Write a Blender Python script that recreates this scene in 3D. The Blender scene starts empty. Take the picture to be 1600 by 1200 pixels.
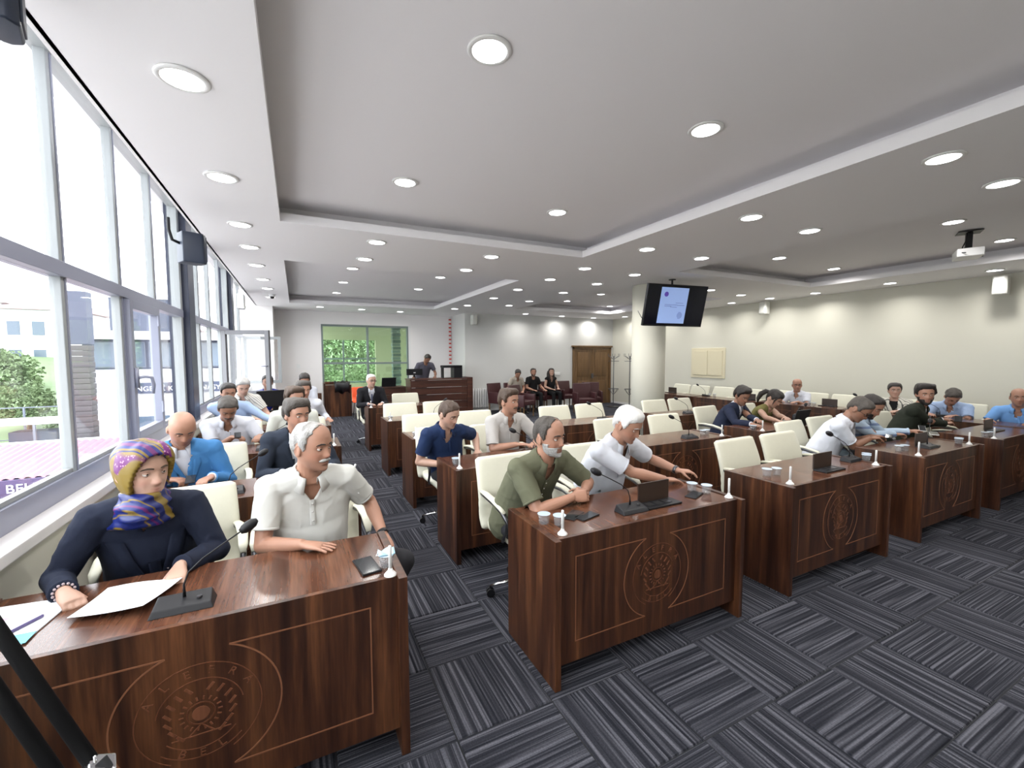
import bpy, bmesh, math, random
from mathutils import Vector, Matrix, noise
random.seed(7)
PI = math.pi
SC = bpy.context.scene
COL = SC.collection
# ---------------------------------------------------------------- camera
cam_d = bpy.data.cameras.new('camera'); cam = bpy.data.objects.new('camera', cam_d); COL.objects.link(cam)
F_PX, YAW, PITCH, ROLL, CAMH = 675.12, .46191, .065193, -.0026896, 1.73662
cam_d.sensor_fit = 'HORIZONTAL'; cam_d.sensor_width = 36; cam_d.lens = 36*F_PX/1600; cam_d.clip_start = .02; cam_d.clip_end = 800
w_ = Vector((math.sin(YAW)*math.cos(PITCH), math.cos(YAW)*math.cos(PITCH), -math.sin(PITCH)))
r_ = Vector((math.cos(YAW), -math.sin(YAW), 0)); u_ = r_.cross(w_)
r2 = r_*math.cos(ROLL)+u_*math.sin(ROLL); u2 = -r_*math.sin(ROLL)+u_*math.cos(ROLL)
cam.matrix_world = Matrix(((r2.x, u2.x, -w_.x, 0), (r2.y, u2.y, -w_.y, 0), (r2.z, u2.z, -w_.z, CAMH), (0, 0, 0, 1)))
SC.camera = cam
# ---------------------------------------------------------------- world, exposure, lamp power
vs = SC.view_settings
SC.display_settings.display_device = 'sRGB'
vs.view_transform = 'Standard'; vs.look = 'None'; vs.gamma = 1; vs.use_curve_mapping = False; vs.exposure = 0.42
wd = bpy.data.worlds.new('overcast_sky'); SC.world = wd; wd.use_nodes = True
bgn = wd.node_tree.nodes['Background']; bgn.inputs[0].default_value = (.90, .95, 1.0, 1); bgn.inputs[1].default_value = 6.0
LAMP_W = 7.6          # watts of each ceiling downlight
LAMP_GLOW = 9.0
CEIL = 3.05
# ---------------------------------------------------------------- material helpers
def newmat(name):
    m = bpy.data.materials.new(name); m.use_nodes = True
    return m, m.node_tree.nodes, m.node_tree.links, m.node_tree.nodes['Principled BSDF']
def mat(name, col, rough=.5, metal=0, bump=0, bscale=60, var=0, coat=0, emit=None, spec=.5, trans=0):
    m, N, L, B = newmat(name)
    B.inputs['Base Color'].default_value = (*col, 1); B.inputs['Roughness'].default_value = rough
    B.inputs['Metallic'].default_value = metal; B.inputs['Specular IOR Level'].default_value = spec
    B.inputs['Coat Weight'].default_value = coat
    if trans: B.inputs['Transmission Weight'].default_value = trans
    tc = N.new('ShaderNodeTexCoord')
    if var:
        n = N.new('ShaderNodeTexNoise'); n.inputs['Scale'].default_value = bscale*.12; n.inputs['Detail'].default_value = 3
        mx = N.new('ShaderNodeMixRGB'); mx.blend_type = 'MULTIPLY'; mx.inputs[0].default_value = 1
        mr = N.new('ShaderNodeMapRange'); mr.inputs[3].default_value = 1-var; mr.inputs[4].default_value = 1+var
        L.new(tc.outputs['Object'], n.inputs['Vector']); L.new(n.outputs['Fac'], mr.inputs[0]); mx.inputs[1].default_value = (*col, 1)
        L.new(mr.outputs[0], mx.inputs[2]); L.new(mx.outputs[0], B.inputs['Base Color'])
    if bump:
        n = N.new('ShaderNodeTexNoise'); n.inputs['Scale'].default_value = bscale; n.inputs['Detail'].default_value = 4
        b = N.new('ShaderNodeBump'); b.inputs['Strength'].default_value = bump; b.inputs['Distance'].default_value = .01
        L.new(tc.outputs['Object'], n.inputs['Vector']); L.new(n.outputs['Fac'], b.inputs['Height']); L.new(b.outputs[0], B.inputs['Normal'])
    if emit: B.inputs['Emission Color'].default_value = (*col, 1); B.inputs['Emission Strength'].default_value = emit
    return m
def wood(name, c1, c2, c3, axis='z', sc=1.0, rough=.34, bscale=1.0):
    m, N, L, B = newmat(name)
    tc = N.new('ShaderNodeTexCoord'); oi = N.new('ShaderNodeObjectInfo'); va = N.new('ShaderNodeVectorMath'); va.operation = 'ADD'
    ml = N.new('ShaderNodeMath'); ml.operation = 'MULTIPLY'; ml.inputs[1].default_value = 40
    L.new(oi.outputs['Random'], ml.inputs[0]); L.new(tc.outputs['Object'], va.inputs[0]); L.new(ml.outputs[0], va.inputs[1])
    mp = N.new('ShaderNodeMapping'); s = {'z': (16, 16, .9), 'y': (16, .9, 16), 'x': (.9, 16, 16)}[axis]
    mp.inputs['Scale'].default_value = tuple(k*sc for k in s); L.new(va.outputs[0], mp.inputs[0])
    n = N.new('ShaderNodeTexNoise'); n.inputs['Scale'].default_value = 1; n.inputs['Detail'].default_value = 6; n.inputs['Roughness'].default_value = .6; n.inputs['Distortion'].default_value = .35
    L.new(mp.outputs[0], n.inputs['Vector'])
    cr = N.new('ShaderNodeValToRGB'); e = cr.color_ramp.elements; e[0].position = .33; e[0].color = (*c1, 1); e[1].position = .68; e[1].color = (*c3, 1)
    k = e.new(.5); k.color = (*c2, 1); L.new(n.outputs['Fac'], cr.inputs[0])
    mp2 = N.new('ShaderNodeMapping'); mp2.inputs['Scale'].default_value = tuple(k*sc*7 for k in s); L.new(va.outputs[0], mp2.inputs[0])
    n2 = N.new('ShaderNodeTexNoise'); n2.inputs['Scale'].default_value = 1; n2.inputs['Detail'].default_value = 2; L.new(mp2.outputs[0], n2.inputs['Vector'])
    mr = N.new('ShaderNodeMapRange'); mr.inputs[1].default_value = .35; mr.inputs[2].default_value = .65; mr.inputs[3].default_value = .82; mr.inputs[4].default_value = 1.16
    L.new(n2.outputs['Fac'], mr.inputs[0]); mx = N.new('ShaderNodeMixRGB'); mx.blend_type = 'MULTIPLY'; mx.inputs[0].default_value = 1
    L.new(cr.outputs[0], mx.inputs[1]); L.new(mr.outputs[0], mx.inputs[2]); L.new(mx.outputs[0], B.inputs['Base Color'])
    B.inputs['Roughness'].default_value = rough
    return m
def glassmat(name, tint=(1, 1, 1), gloss=.06):
    m = bpy.data.materials.new(name); m.use_nodes = True; N = m.node_tree.nodes; L = m.node_tree.links
    N.remove(N['Principled BSDF']); t = N.new('ShaderNodeBsdfTransparent'); t.inputs[0].default_value = (*tint, 1)
    g = N.new('ShaderNodeBsdfGlossy'); g.inputs['Roughness'].default_value = .03; mx = N.new('ShaderNodeMixShader')
    fr = N.new('ShaderNodeLayerWeight'); fr.inputs[0].default_value = .5
    pw = N.new('ShaderNodeMath'); pw.operation = 'POWER'; pw.inputs[1].default_value = 5; L.new(fr.outputs['Facing'], pw.inputs[0])
    ma = N.new('ShaderNodeMath'); ma.operation = 'MULTIPLY_ADD'; ma.inputs[1].default_value = .6; ma.inputs[2].default_value = gloss-.02; ma.use_clamp = True
    L.new(pw.outputs[0], ma.inputs[0]); L.new(ma.outputs[0], mx.inputs[0]); L.new(t.outputs[0], mx.inputs[1]); L.new(g.outputs[0], mx.inputs[2])
    L.new(mx.outputs[0], N['Material Output'].inputs[0]); return m
M = {}
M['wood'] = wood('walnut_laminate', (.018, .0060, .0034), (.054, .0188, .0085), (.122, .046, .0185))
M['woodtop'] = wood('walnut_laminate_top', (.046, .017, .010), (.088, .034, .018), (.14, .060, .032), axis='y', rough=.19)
M['woodline'] = mat('routed_edge', (.20, .082, .040), .45)
M['wooddark'] = wood('dark_plank', (.028, .010, .007), (.055, .018, .011), (.085, .030, .018), axis='x', rough=.4)
M['doorwood'] = wood('oak_brown_door', (.085, .045, .017), (.135, .072, .027), (.18, .10, .042), rough=.45)
M['wall'] = mat('wall_paint', (.60, .585, .50), .75, bump=.05, bscale=250)
M['wallfar'] = mat('wall_paint_far', (.80, .775, .765), .75, bump=.05, bscale=250)  # far wall colour lightened to stand in for window light
M['wallgray'] = mat('wall_paint_cool', (.60, .60, .58), .75, bump=.05, bscale=250)
M['ceil'] = mat('ceiling_paint', (.84, .825, .84), .8)
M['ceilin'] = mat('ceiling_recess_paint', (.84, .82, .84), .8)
M['white'] = mat('white_plastic', (.75, .75, .74), .35)
M['alu'] = mat('grey_window_frame', (.21, .22, .285), .35, spec=.6)  # purple-grey tone: shadow side of the frames put into the colour
M['alulight'] = mat('pale_window_frame', (.27, .285, .29), .35)  # paler tone: daylit side of the same frames put into the colour
M['sashgrey'] = mat('grey_sash', (.11, .11, .12), .35)
M['navypost'] = mat('dark_blue_post', (.014, .019, .045), .4)
M['sill'] = mat('stone_sill', (.62, .60, .60), .3, var=.06, bscale=90)
M['cream'] = mat('cream_leather', (.61, .595, .485), .42, bump=.12, bscale=220, var=.03)
M['black'] = mat('black_plastic', (.009, .009, .011), .42, spec=.3)
M['chrome'] = mat('chrome', (.6, .6, .62), .15, 1)
M['dkchrome'] = mat('dark_metal', (.12, .12, .13), .3, .9)
M['glass'] = glassmat('clear_glass')
M['gglass'] = glassmat('green_tinted_glass', (.84, .95, .85), .08)
def milky(nm, c, a):
    m = bpy.data.materials.new(nm); m.use_nodes = True; N = m.node_tree.nodes; L = m.node_tree.links; N.remove(N['Principled BSDF'])
    t = N.new('ShaderNodeBsdfTransparent'); d = N.new('ShaderNodeBsdfGlossy'); d.inputs['Roughness'].default_value = .08; e = N.new('ShaderNodeBsdfDiffuse'); e.inputs[0].default_value = (*c, 1); x = N.new('ShaderNodeMixShader'); y = N.new('ShaderNodeMixShader'); x.inputs[0].default_value = .4
    L.new(e.outputs[0], x.inputs[1]); L.new(d.outputs[0], x.inputs[2]); y.inputs[0].default_value = a; L.new(t.outputs[0], y.inputs[1]); L.new(x.outputs[0], y.inputs[2]); L.new(y.outputs[0], N['Material Output'].inputs[0]); return m
M['cupglass'] = milky('clear_cup', (.8, .83, .88), .20)
M['lid'] = mat('foil_lid', (.55, .66, .78), .25, .2)
M['paper'] = mat('paper', (.82, .83, .86), .7)
M['screen'] = mat('lamp_diffuser', (1.0, .985, 1.0), .5, emit=LAMP_GLOW)
M['brownleather'] = mat('brown_leather', (.050, .014, .016), .4, bump=.1, bscale=120)
M['orange'] = mat('orange_plastic', (.75, .09, .02), .3)
M['beige'] = mat('beige_panel', (.66, .60, .43), .5)
M['phone'] = mat('phone_glass', (.02, .022, .025), .08)
M['shoe'] = mat('black_shoe', (.012, .011, .011), .3)
M['leaf'] = mat('foliage', (.15, .21, .10), .8, var=.3, bscale=60)
M['hair_dark'] = mat('dark_hair', (.016, .011, .009), .45, bump=.8, bscale=140)
M['hair_brown'] = mat('brown_hair', (.060, .034, .020), .5, bump=.8, bscale=140)
M['hair_grey'] = mat('grey_hair', (.36, .35, .335), .6, bump=.8, bscale=140, var=.45)
M['hair_pepper'] = mat('greying_hair', (.065, .055, .047), .6, bump=.8, bscale=140, var=.5)
M['hair_white'] = mat('white_hair', (.66, .65, .63), .6, bump=.6, bscale=140, var=.2)
M['eyewhite'] = mat('eye_white', (.62, .58, .54), .2)
M['iris'] = mat('dark_iris', (.02, .012, .008), .1)
# ---------------------------------------------------------------- mesh helpers
class MB:
    def __init__(s): s.v = []; s.f = []; s.mi = []
    def add(s, v, f, mi=0):
        o = len(s.v); s.v += [tuple(p) for p in v]; s.f += [tuple(i+o for i in q) for q in f]; s.mi += [mi]*len(f); return s
    def box(s, a, b, mi=0):
        x0, y0, z0 = a; x1, y1, z1 = b
        return s.add([(x0, y0, z0), (x1, y0, z0), (x1, y1, z0), (x0, y1, z0), (x0, y0, z1), (x1, y0, z1), (x1, y1, z1), (x0, y1, z1)],
                     [(3, 2, 1, 0), (4, 5, 6, 7), (0, 1, 5, 4), (1, 2, 6, 5), (2, 3, 7, 6), (3, 0, 4, 7)], mi)
    def tube(s, pts, rad, n=10, mi=0, flat=1.0, up=(0, 0, 1), cap=True, closed=False):
        P = [Vector(p) for p in pts]; K = len(P)
        R = list(rad) if isinstance(rad, (list, tuple)) else [rad]*K
        v = []; f = []; up = Vector(up); pu = None
        for i in range(K):
            if closed: t = (P[(i+1) % K]-P[i-1])
            else: t = (P[min(i+1, K-1)]-P[max(i-1, 0)])
            t.normalize()
            if pu is None:
                a = up if abs(t.dot(up)) < .95 else Vector((1, 0, 0))
                sd = t.cross(a).normalized()
            else: sd = (pu-t*pu.dot(t)).normalized()
            pu = sd; u = sd.cross(t)
            for j in range(n):
                a = 2*PI*j/n; v.append(P[i]+sd*math.cos(a)*R[i]+u*math.sin(a)*R[i]*flat)
        for i in range(K if closed else K-1):
            for j in range(n):
                i2 = (i+1) % K; f.append((i*n+j, i*n+(j+1) % n, i2*n+(j+1) % n, i2*n+j))
        if cap and not closed: f.append(tuple(range(n))[::-1]); f.append(tuple((K-1)*n+j for j in range(n)))
        return s.add(v, f, mi)
    def cyl(s, c, r, z0, z1, n=20, mi=0, r1=None):
        return s.tube([(c[0], c[1], z0), (c[0], c[1], z1)], [r, r if r1 is None else r1], n, mi)
    def lathe(s, prof, n=20, c=(0, 0, 0), mi=0):
        v = []; f = []
        for r, z in prof:
            for j in range(n):
                a = 2*PI*j/n; v.append((c[0]+r*math.cos(a), c[1]+r*math.sin(a), c[2]+z))
        for i in range(len(prof)-1):
            for j in range(n): f.append((i*n+j, i*n+(j+1) % n, (i+1)*n+(j+1) % n, (i+1)*n+j))
        f.append(tuple(range(n))[::-1]); f.append(tuple((len(prof)-1)*n+j for j in range(n)))
        return s.add(v, f, mi)
    def ell(s, c, r, mtx=None, nu=16, nv=10, mi=0):
        v = []; f = []; c = Vector(c)
        for i in range(nv+1):
            ph = PI*i/nv
            for j in range(nu):
                a = 2*PI*j/nu; p = Vector((r[0]*math.sin(ph)*math.cos(a), r[1]*math.sin(ph)*math.sin(a), -r[2]*math.cos(ph)))
                if mtx: p = mtx @ p
                v.append(c+p)
        for i in range(nv):
            for j in range(nu): f.append((i*nu+j, i*nu+(j+1) % nu, (i+1)*nu+(j+1) % nu, (i+1)*nu+j))
        return s.add(v, f, mi)
    def loft(s, rings, mi=0):
        n = len(rings[0]); v = [p for r in rings for p in r]; f = []
        for i in range(len(rings)-1):
            for j in range(n): f.append((i*n+j, i*n+(j+1) % n, (i+1)*n+(j+1) % n, (i+1)*n+j))
        f.append(tuple(range(n))[::-1]); f.append(tuple((len(rings)-1)*n+j for j in range(n)))
        return s.add(v, f, mi)
    def mesh(s, name, mats, smooth=False, off=None):
        me = bpy.data.meshes.new(name)
        v = s.v if off is None else [(p[0]-off[0], p[1]-off[1], p[2]-off[2]) for p in s.v]
        me.from_pydata(v, [], s.f)
        for m in (mats if isinstance(mats, (list, tuple)) else [mats]): me.materials.append(m)
        if any(s.mi): me.polygons.foreach_set('material_index', s.mi)
        if smooth: me.polygons.foreach_set('use_smooth', [True]*len(me.polygons))
        me.update(); return me
def fixn(me, merge=0):
    bm = bmesh.new(); bm.from_mesh(me)
    if merge: bmesh.ops.remove_doubles(bm, verts=bm.verts, dist=merge)
    bmesh.ops.recalc_face_normals(bm, faces=bm.faces); bm.to_mesh(me); bm.free()
def bevel(me, w, seg=2):
    bm = bmesh.new(); bm.from_mesh(me); bmesh.ops.recalc_face_normals(bm, faces=bm.faces)
    es = [e for e in bm.edges if len(e.link_faces) == 2 and e.calc_face_angle(0) > .6]
    bmesh.ops.bevel(bm, geom=es, offset=w, segments=seg, affect='EDGES', profile=.6); bm.to_mesh(me); bm.free()
    if w >= .01 or seg > 2:
        for p in me.polygons: p.use_smooth = True
        try: me.set_sharp_from_angle(angle=.55)
        except Exception: pass
def tag(o, label=None, cat=None, group=None, kind=None):
    if label: o['label'] = label
    if cat: o['category'] = cat
    if group: o['group'] = group
    if kind: o['kind'] = kind
    return o
def obj(name, me, parent=None, loc=None, rz=0):
    o = bpy.data.objects.new(name, me); COL.objects.link(o)
    if parent: o.parent = parent
    if loc: o.location = loc
    if rz: o.rotation_euler = (0, 0, rz)
    return o
def part(name, mb, mats, parent=None, smooth=False, bev=0, seg=2, off=None, label=None, kind=None):
    me = mb.mesh(name, mats, smooth, off)
    if bev: bevel(me, bev, seg)
    o = obj(name, me, parent)
    if label: o['label'] = label
    if kind: o['kind'] = kind
    return o
def thing(name, loc, label, cat, group=None, rz=0):
    o = obj(name, None, None, loc, rz); o.empty_display_size = .1
    return tag(o, label, cat, group)
def copytree(src, loc=None, rz=None, label=None, group=None, sx=None):
    kids = {}
    c = src.copy(); COL.objects.link(c)
    def rec(a, b):
        for ch in a.children:
            d = ch.copy(); COL.objects.link(d); d.parent = b; rec(ch, d)
    rec(src, c)
    if loc is not None: c.location = loc
    if rz is not None: c.rotation_euler = (0, 0, rz)
    if label: c['label'] = label
    if group: c['group'] = group
    if sx: c.scale = (sx, 1, 1)
    return c
def box(name, a, b, m, parent=None, bev=0, label=None):
    return part(name, MB().box(a, b), m, parent, bev=bev, label=label)
def struct(o): o['kind'] = 'structure'; return o
def textmesh(s, size, ext=.002, m=None, align='CENTER', name='lettering', parent=None, loc=(0, 0, 0), rot=(0, 0, 0), spacing=1.0):
    c = bpy.data.curves.new('lettering', 'FONT'); c.body = s; c.size = size; c.extrude = ext; c.align_x = align; c.space_character = spacing
    t = bpy.data.objects.new('t', c); COL.objects.link(t); bpy.context.view_layer.update()
    me = bpy.data.meshes.new_from_object(t.evaluated_get(bpy.context.evaluated_depsgraph_get())); bpy.data.objects.remove(t)
    me.materials.clear(); me.materials.append(m)
    o = obj(name, me, parent, loc); o.rotation_euler = rot; return o
# ---------------------------------------------------------------- ROOM
XL, XR, YF, YB, YG = -1.12, 10.4, 13.9, -1.2, 12.6
base_c, line_c = (.020, .022, .028), (.085, .088, .10)
def carpetmat():
    m, N, L, B = newmat('striped_carpet'); uv = N.new('ShaderNodeUVMap'); uv.uv_map = 'UVMap'
    def stripes(sx, sy, lo, hi, det=2):
        mp = N.new('ShaderNodeMapping'); mp.inputs['Scale'].default_value = (sx, sy, 1); L.new(uv.outputs[0], mp.inputs[0])
        n = N.new('ShaderNodeTexNoise'); n.inputs['Scale'].default_value = 1; n.inputs['Detail'].default_value = det; n.inputs['Roughness'].default_value = .5; L.new(mp.outputs[0], n.inputs['Vector'])
        r = N.new('ShaderNodeMapRange'); r.inputs[1].default_value = lo; r.inputs[2].default_value = hi; L.new(n.outputs['Fac'], r.inputs[0]); return r.outputs[0]
    s1 = stripes(.5, 66, .45, .57); s2 = stripes(1.0, 135, .36, .64, 2); s3 = stripes(160, 160, .3, .7, 2)
    a = N.new('ShaderNodeMath'); a.operation = 'MULTIPLY'; L.new(s1, a.inputs[0]); L.new(s2, a.inputs[1])
    b = N.new('ShaderNodeMath'); b.operation = 'MULTIPLY_ADD'; L.new(s2, b.inputs[0]); b.inputs[1].default_value = .18; L.new(a.outputs[0], b.inputs[2]); b.use_clamp = True
    mx = N.new('ShaderNodeMixRGB'); mx.inputs[1].default_value = (.015, .016, .0225, 1); mx.inputs[2].default_value = (.125, .126, .15, 1); L.new(b.outputs[0], mx.inputs[0])
    m2 = N.new('ShaderNodeMixRGB'); m2.blend_type = 'MULTIPLY'; m2.inputs[0].default_value = .35; L.new(mx.outputs[0], m2.inputs[1]); L.new(s3, m2.inputs[2]); L.new(m2.outputs[0], B.inputs['Base Color'])
    B.inputs['Roughness'].default_value = .95; B.inputs['Specular IOR Level'].default_value = .15
    bp = N.new('ShaderNodeBump'); bp.inputs['Strength'].default_value = .5; bp.inputs['Distance'].default_value = .004; L.new(b.outputs[0], bp.inputs['Height']); L.new(bp.outputs[0], B.inputs['Normal'])
    return m
M['carpet'] = carpetmat(); M['seam'] = mat('carpet_seam', (.012, .013, .016), .95)
floor = struct(box('floor', (-1.6, YB-.1, -.12), (XR+.2, YF+.2, -.006), M['seam']))
def tile_mesh(kind, k, flat=False):
    s = .2488; b = .006; z1 = 0; me = bpy.data.meshes.new('carpet_tile')
    v = [(-s, -s, -.008), (s, -s, -.008), (s, s, -.008), (-s, s, -.008), (-s+b, -s+b, z1), (s-b, -s+b, z1), (s-b, s-b, z1), (-s+b, s-b, z1)]
    f = [(4, 5, 6, 7), (0, 1, 5, 4), (1, 2, 6, 5), (2, 3, 7, 6), (3, 0, 4, 7)]
    me.from_pydata(v, [], f); uv = me.uv_layers.new(name='UVMap'); r = random.Random(k)
    ox, oy = r.uniform(0, 50), r.uniform(0, 50)
    for p in me.polygons:
        for li in p.loop_indices:
            x, y, _ = me.vertices[me.loops[li].vertex_index].co
            uv.data[li].uv = (x+ox, y*(1.0 if k % 3 else .55)+oy) if kind == 0 else (y+ox, x*(1.0 if k % 2 else .6)+oy)
    me.materials.append(M['carpet']); return me
TM = [[tile_mesh(a, k+10*a) for k in range(5)] for a in (0, 1)]
T0x, T0y = 1.602, 1.767
cells = []
for i in range(-7, 19):
    for j in range(-6, 25):
        cx = T0x+.5*i+.25; cy = T0y+.5*j+.25
        if cx < XL-.1 or cx > XR or cy > YF or cy < YB: continue
        d = Vector((cx, cy, -CAMH)); z = d.dot(w_); px = 800+F_PX*d.dot(r2)/max(z, .01); py = 600-F_PX*d.dot(u2)/max(z, .01)
        vis = z > .5 and -120 < px < 1720 and py < 1320
        cells.append((0 if vis else 1, d.length, i, j, cx, cy))
cells.sort()
rest = MB(); restuv = []
for n, (nv, d, i, j, cx, cy) in enumerate(cells):
    a = (i+j+1) % 2
    me = TM[a][random.randrange(5)]
    if n < 296 and not nv: obj('carpet_tile', me, floor, (cx, cy, 0))
    else:
        rest.add([(q.co.x+cx, q.co.y+cy, q.co.z) for q in me.vertices], [tuple(p.vertices) for p in me.polygons])
        restuv += [tuple(u.uv) for u in me.uv_layers[0].data]
me = rest.mesh('carpet_tiles_beyond', M['carpet']); uvl = me.uv_layers.new(name='UVMap')
for k, u in enumerate(restuv): uvl.data[k].uv = u
obj('carpet_tiles_beyond', me, floor)['kind'] = 'stuff'
# walls
struct(box('wall_left', (-1.36, YB-.1, 0), (XL, 13.9, .90), M['wall']))
struct(part('trim_1', MB().box((-1.37, YB-.1, .90), (-1.06, 13.0, .955)), M['sill'], bev=.006, label='pale stone window sill'))
struct(box('wall_back', (-1.4, YB-.2, 0), (XR+.2, YB, 3.6), M['wall']))
struct(box('wall_right', (XR, YB-.1, 0), (XR+.2, YG+.2, 3.4), M['wall']))
struct(box('wall_far', (4.66, YG, 0), (XR+.1, YF+.2, 3.4), M['wallgray']))
wf = MB()
wx0, wx1, wz0, wz1 = .67, 3.22, .34, 2.68
wf.box((-1.4, YF, 0), (wx0, YF+.2, 3.4)).box((wx1, YF, 0), (4.66, YF+.2, 3.4)).box((wx0, YF, 0), (wx1, YF+.2, wz0)).box((wx0, YF, wz1), (wx1, YF+.2, 3.4))
struct(part('wall_front', wf, M['wallfar']))
struct(box('trim_2', (-1.35, 13.0, 0), (-.52, YF, 3.05), M['wallfar']))
# light switches
for p, s, lb in (((.05, YF-.012, 1.45), (.05, .012, .07), 'small white switch on the far wall left of the green window'), ((4.62, 13.1, 1.15), (.012, .05, .05), 'small white socket on the return wall beside the podium'), ((7.95, YG-.012, 1.12), (.16, .012, .05), 'row of white switches on the grey wall left of the wooden door'), ((10.39, 11.4, 1.12), (.012, .16, .05), 'row of white sockets on the wall right of the wooden door')):
    t = thing('wall_switch', p, lb, 'switch'); x, y, z = s
    part('plate', MB().box((-x, -y, -z), (x, y, z)), M['white'], t, bev=.003)
    part('rocker', MB().box((-x*.6-(.004 if x < .02 else 0), -y*.6-(.004 if y < .02 else 0), -z*.5), (x*.6, y*.6, z*.5)), M['white'], t)
# ceiling with four recessed trays
TR = [(-.10, YB+.3, 3.48, 4.86), (-.11, 6.78, 3.52, 12.0), (5.43, YB+.3, 8.99, 5.02), (5.55, 6.9, 8.95, 10.98)]
xs = sorted({-.89, XR, *[t[0] for t in TR], *[t[2] for t in TR]}); ys = sorted({YB, YF, *[t[1] for t in TR], *[t[3] for t in TR]})
cm = MB()
for a in range(len(xs)-1):
    for b in range(len(ys)-1):
        mx, my = (xs[a]+xs[a+1])/2, (ys[b]+ys[b+1])/2
        if any(t[0] < mx < t[2] and t[1] < my < t[3] for t in TR): continue
        cm.box((xs[a], ys[b], CEIL), (xs[a+1], ys[b+1], CEIL+.085))
cm.box((-.91, YB, CEIL), (-.87, YF, 3.6))
me = cm.mesh('ceiling', M['ceil'])
ceiling = struct(obj('ceiling', me))
struct(box('trim_3', (-1.5, YB-.2, 3.6), (-.85, YF+.2, 3.7), M['ceil'], label='soffit over the window recess'))
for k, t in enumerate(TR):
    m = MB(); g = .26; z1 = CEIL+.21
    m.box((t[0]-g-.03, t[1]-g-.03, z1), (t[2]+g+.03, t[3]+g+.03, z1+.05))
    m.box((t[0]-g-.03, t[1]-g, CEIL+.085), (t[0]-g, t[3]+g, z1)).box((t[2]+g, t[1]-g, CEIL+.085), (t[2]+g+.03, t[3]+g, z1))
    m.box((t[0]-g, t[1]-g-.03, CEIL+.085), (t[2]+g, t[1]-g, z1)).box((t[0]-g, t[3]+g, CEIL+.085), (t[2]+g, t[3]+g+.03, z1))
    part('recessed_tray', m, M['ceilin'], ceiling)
# downlights
def lamp_proto(z, rr=.088):
    t = obj('ceiling_light', None); t.location = (0, 0, z)
    part('trim_ring', MB().lathe([(rr, 0), (rr+.022, -.001), (rr+.024, -.006), (rr+.018, -.011), (rr, -.012), (rr-.004, -.004)], 28), M['white'], t, smooth=True)
    part('diffuser', MB().lathe([(rr, -.003), (rr, -.009), (rr*.98, -.010)], 28), M['screen'], t)
    return t
lp = lamp_proto(CEIL); lights_done = 0
ld = bpy.data.lights.new('downlight', 'AREA'); ld.shape = 'DISK'; ld.size = .16; ld.energy = LAMP_W; ld.color = (1, .98, .95); ld.spread = 2.6
LA = {'row beside the windows': (CEIL, [(-.44, 2.60), (-.45, 3.86), (-.46, 5.13), (-.46, 6.12), (-.47, 7.28), (-.47, 8.55), (-.46, 9.65), (-.47, 11.0), (-.44, 1.33), (-.44, .1)]),
      'left tray of the ceiling': (CEIL+.21, [(.91, 2.07), (.90, 3.90), (2.52, 2.12), (2.53, 3.99), (.91, .25), (2.52, .3)]),
      'strip between the two left trays': (CEIL, [(.87, 5.23), (.87, 6.2), (2.35, 5.32), (2.36, 6.3)]),
      'far left tray of the ceiling': (CEIL+.21, [(.92, 8.04), (.91, 9.6), (.91, 11.25), (2.54, 8.2), (2.53, 9.84)]),
      'middle beam nearest the left trays': (CEIL, [(3.91, 1.38), (3.92, 2.75), (3.92, 4.12), (3.93, 5.42), (3.95, 6.45), (3.97, 7.7), (4.05, 9.05), (3.91, 0)]),
      'middle beam nearest the right trays': (CEIL, [(4.89, 1.37), (4.90, 2.77), (4.94, 4.17), (4.96, 5.48), (4.96, 6.47), (5.02, 7.67), (5.05, 9.2), (5.0, 10.2), (4.89, 0)]),
      'right tray of the ceiling': (CEIL+.21, [(6.80, 2.28), (6.83, 4.3), (8.5, 2.33), (8.55, 4.4), (6.8, .3)]),
      'far right tray of the ceiling': (CEIL+.21, [(6.81, 8.72), (8.70, 10.7), (6.8, 10.2), (8.6, 8.7)]),
      'row beside the right wall': (CEIL, [(9.78, 2.76), (9.78, 4.09), (9.88, 5.42), (9.84, 6.38), (9.81, 7.34), (9.8, 8.6), (9.8, 9.9), (10.0, 11.5), (9.78, 1.4)]),
      'row beyond the column': (CEIL, [(7.5, 6.1), (8.72, 6.3)]),
      'row along the far wall': (CEIL, [(.6, 12.6), (1.68, 12.8), (2.79, 13.0), (3.98, 11.55), (4.02, 10.65), (6.45, 12.0), (7.92, 12.2), (9.3, 12.3)])}
ORD = ['nearest', 'second', 'third', 'fourth', 'fifth', 'sixth', 'seventh', 'eighth', 'ninth', 'tenth']
for nm, (z, L_) in LA.items():
    for n, (x, y) in enumerate(L_):
        k = sorted(L_, key=lambda q: q[0]**2+q[1]**2).index((x, y))
        lb = 'round ceiling downlight, %s from the camera, in the %s' % (ORD[k], nm)
        o = copytree(lp, (x, y, z), label=lb)
        tag(o, None, 'ceiling light', 'ceiling downlights, '+nm)
        l = bpy.data.objects.new('lamp_light', ld); COL.objects.link(l); l.parent = o; l.location = (0, 0, -.014)
for ch in list(lp.children): bpy.data.objects.remove(ch)
bpy.data.objects.remove(lp)
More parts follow.
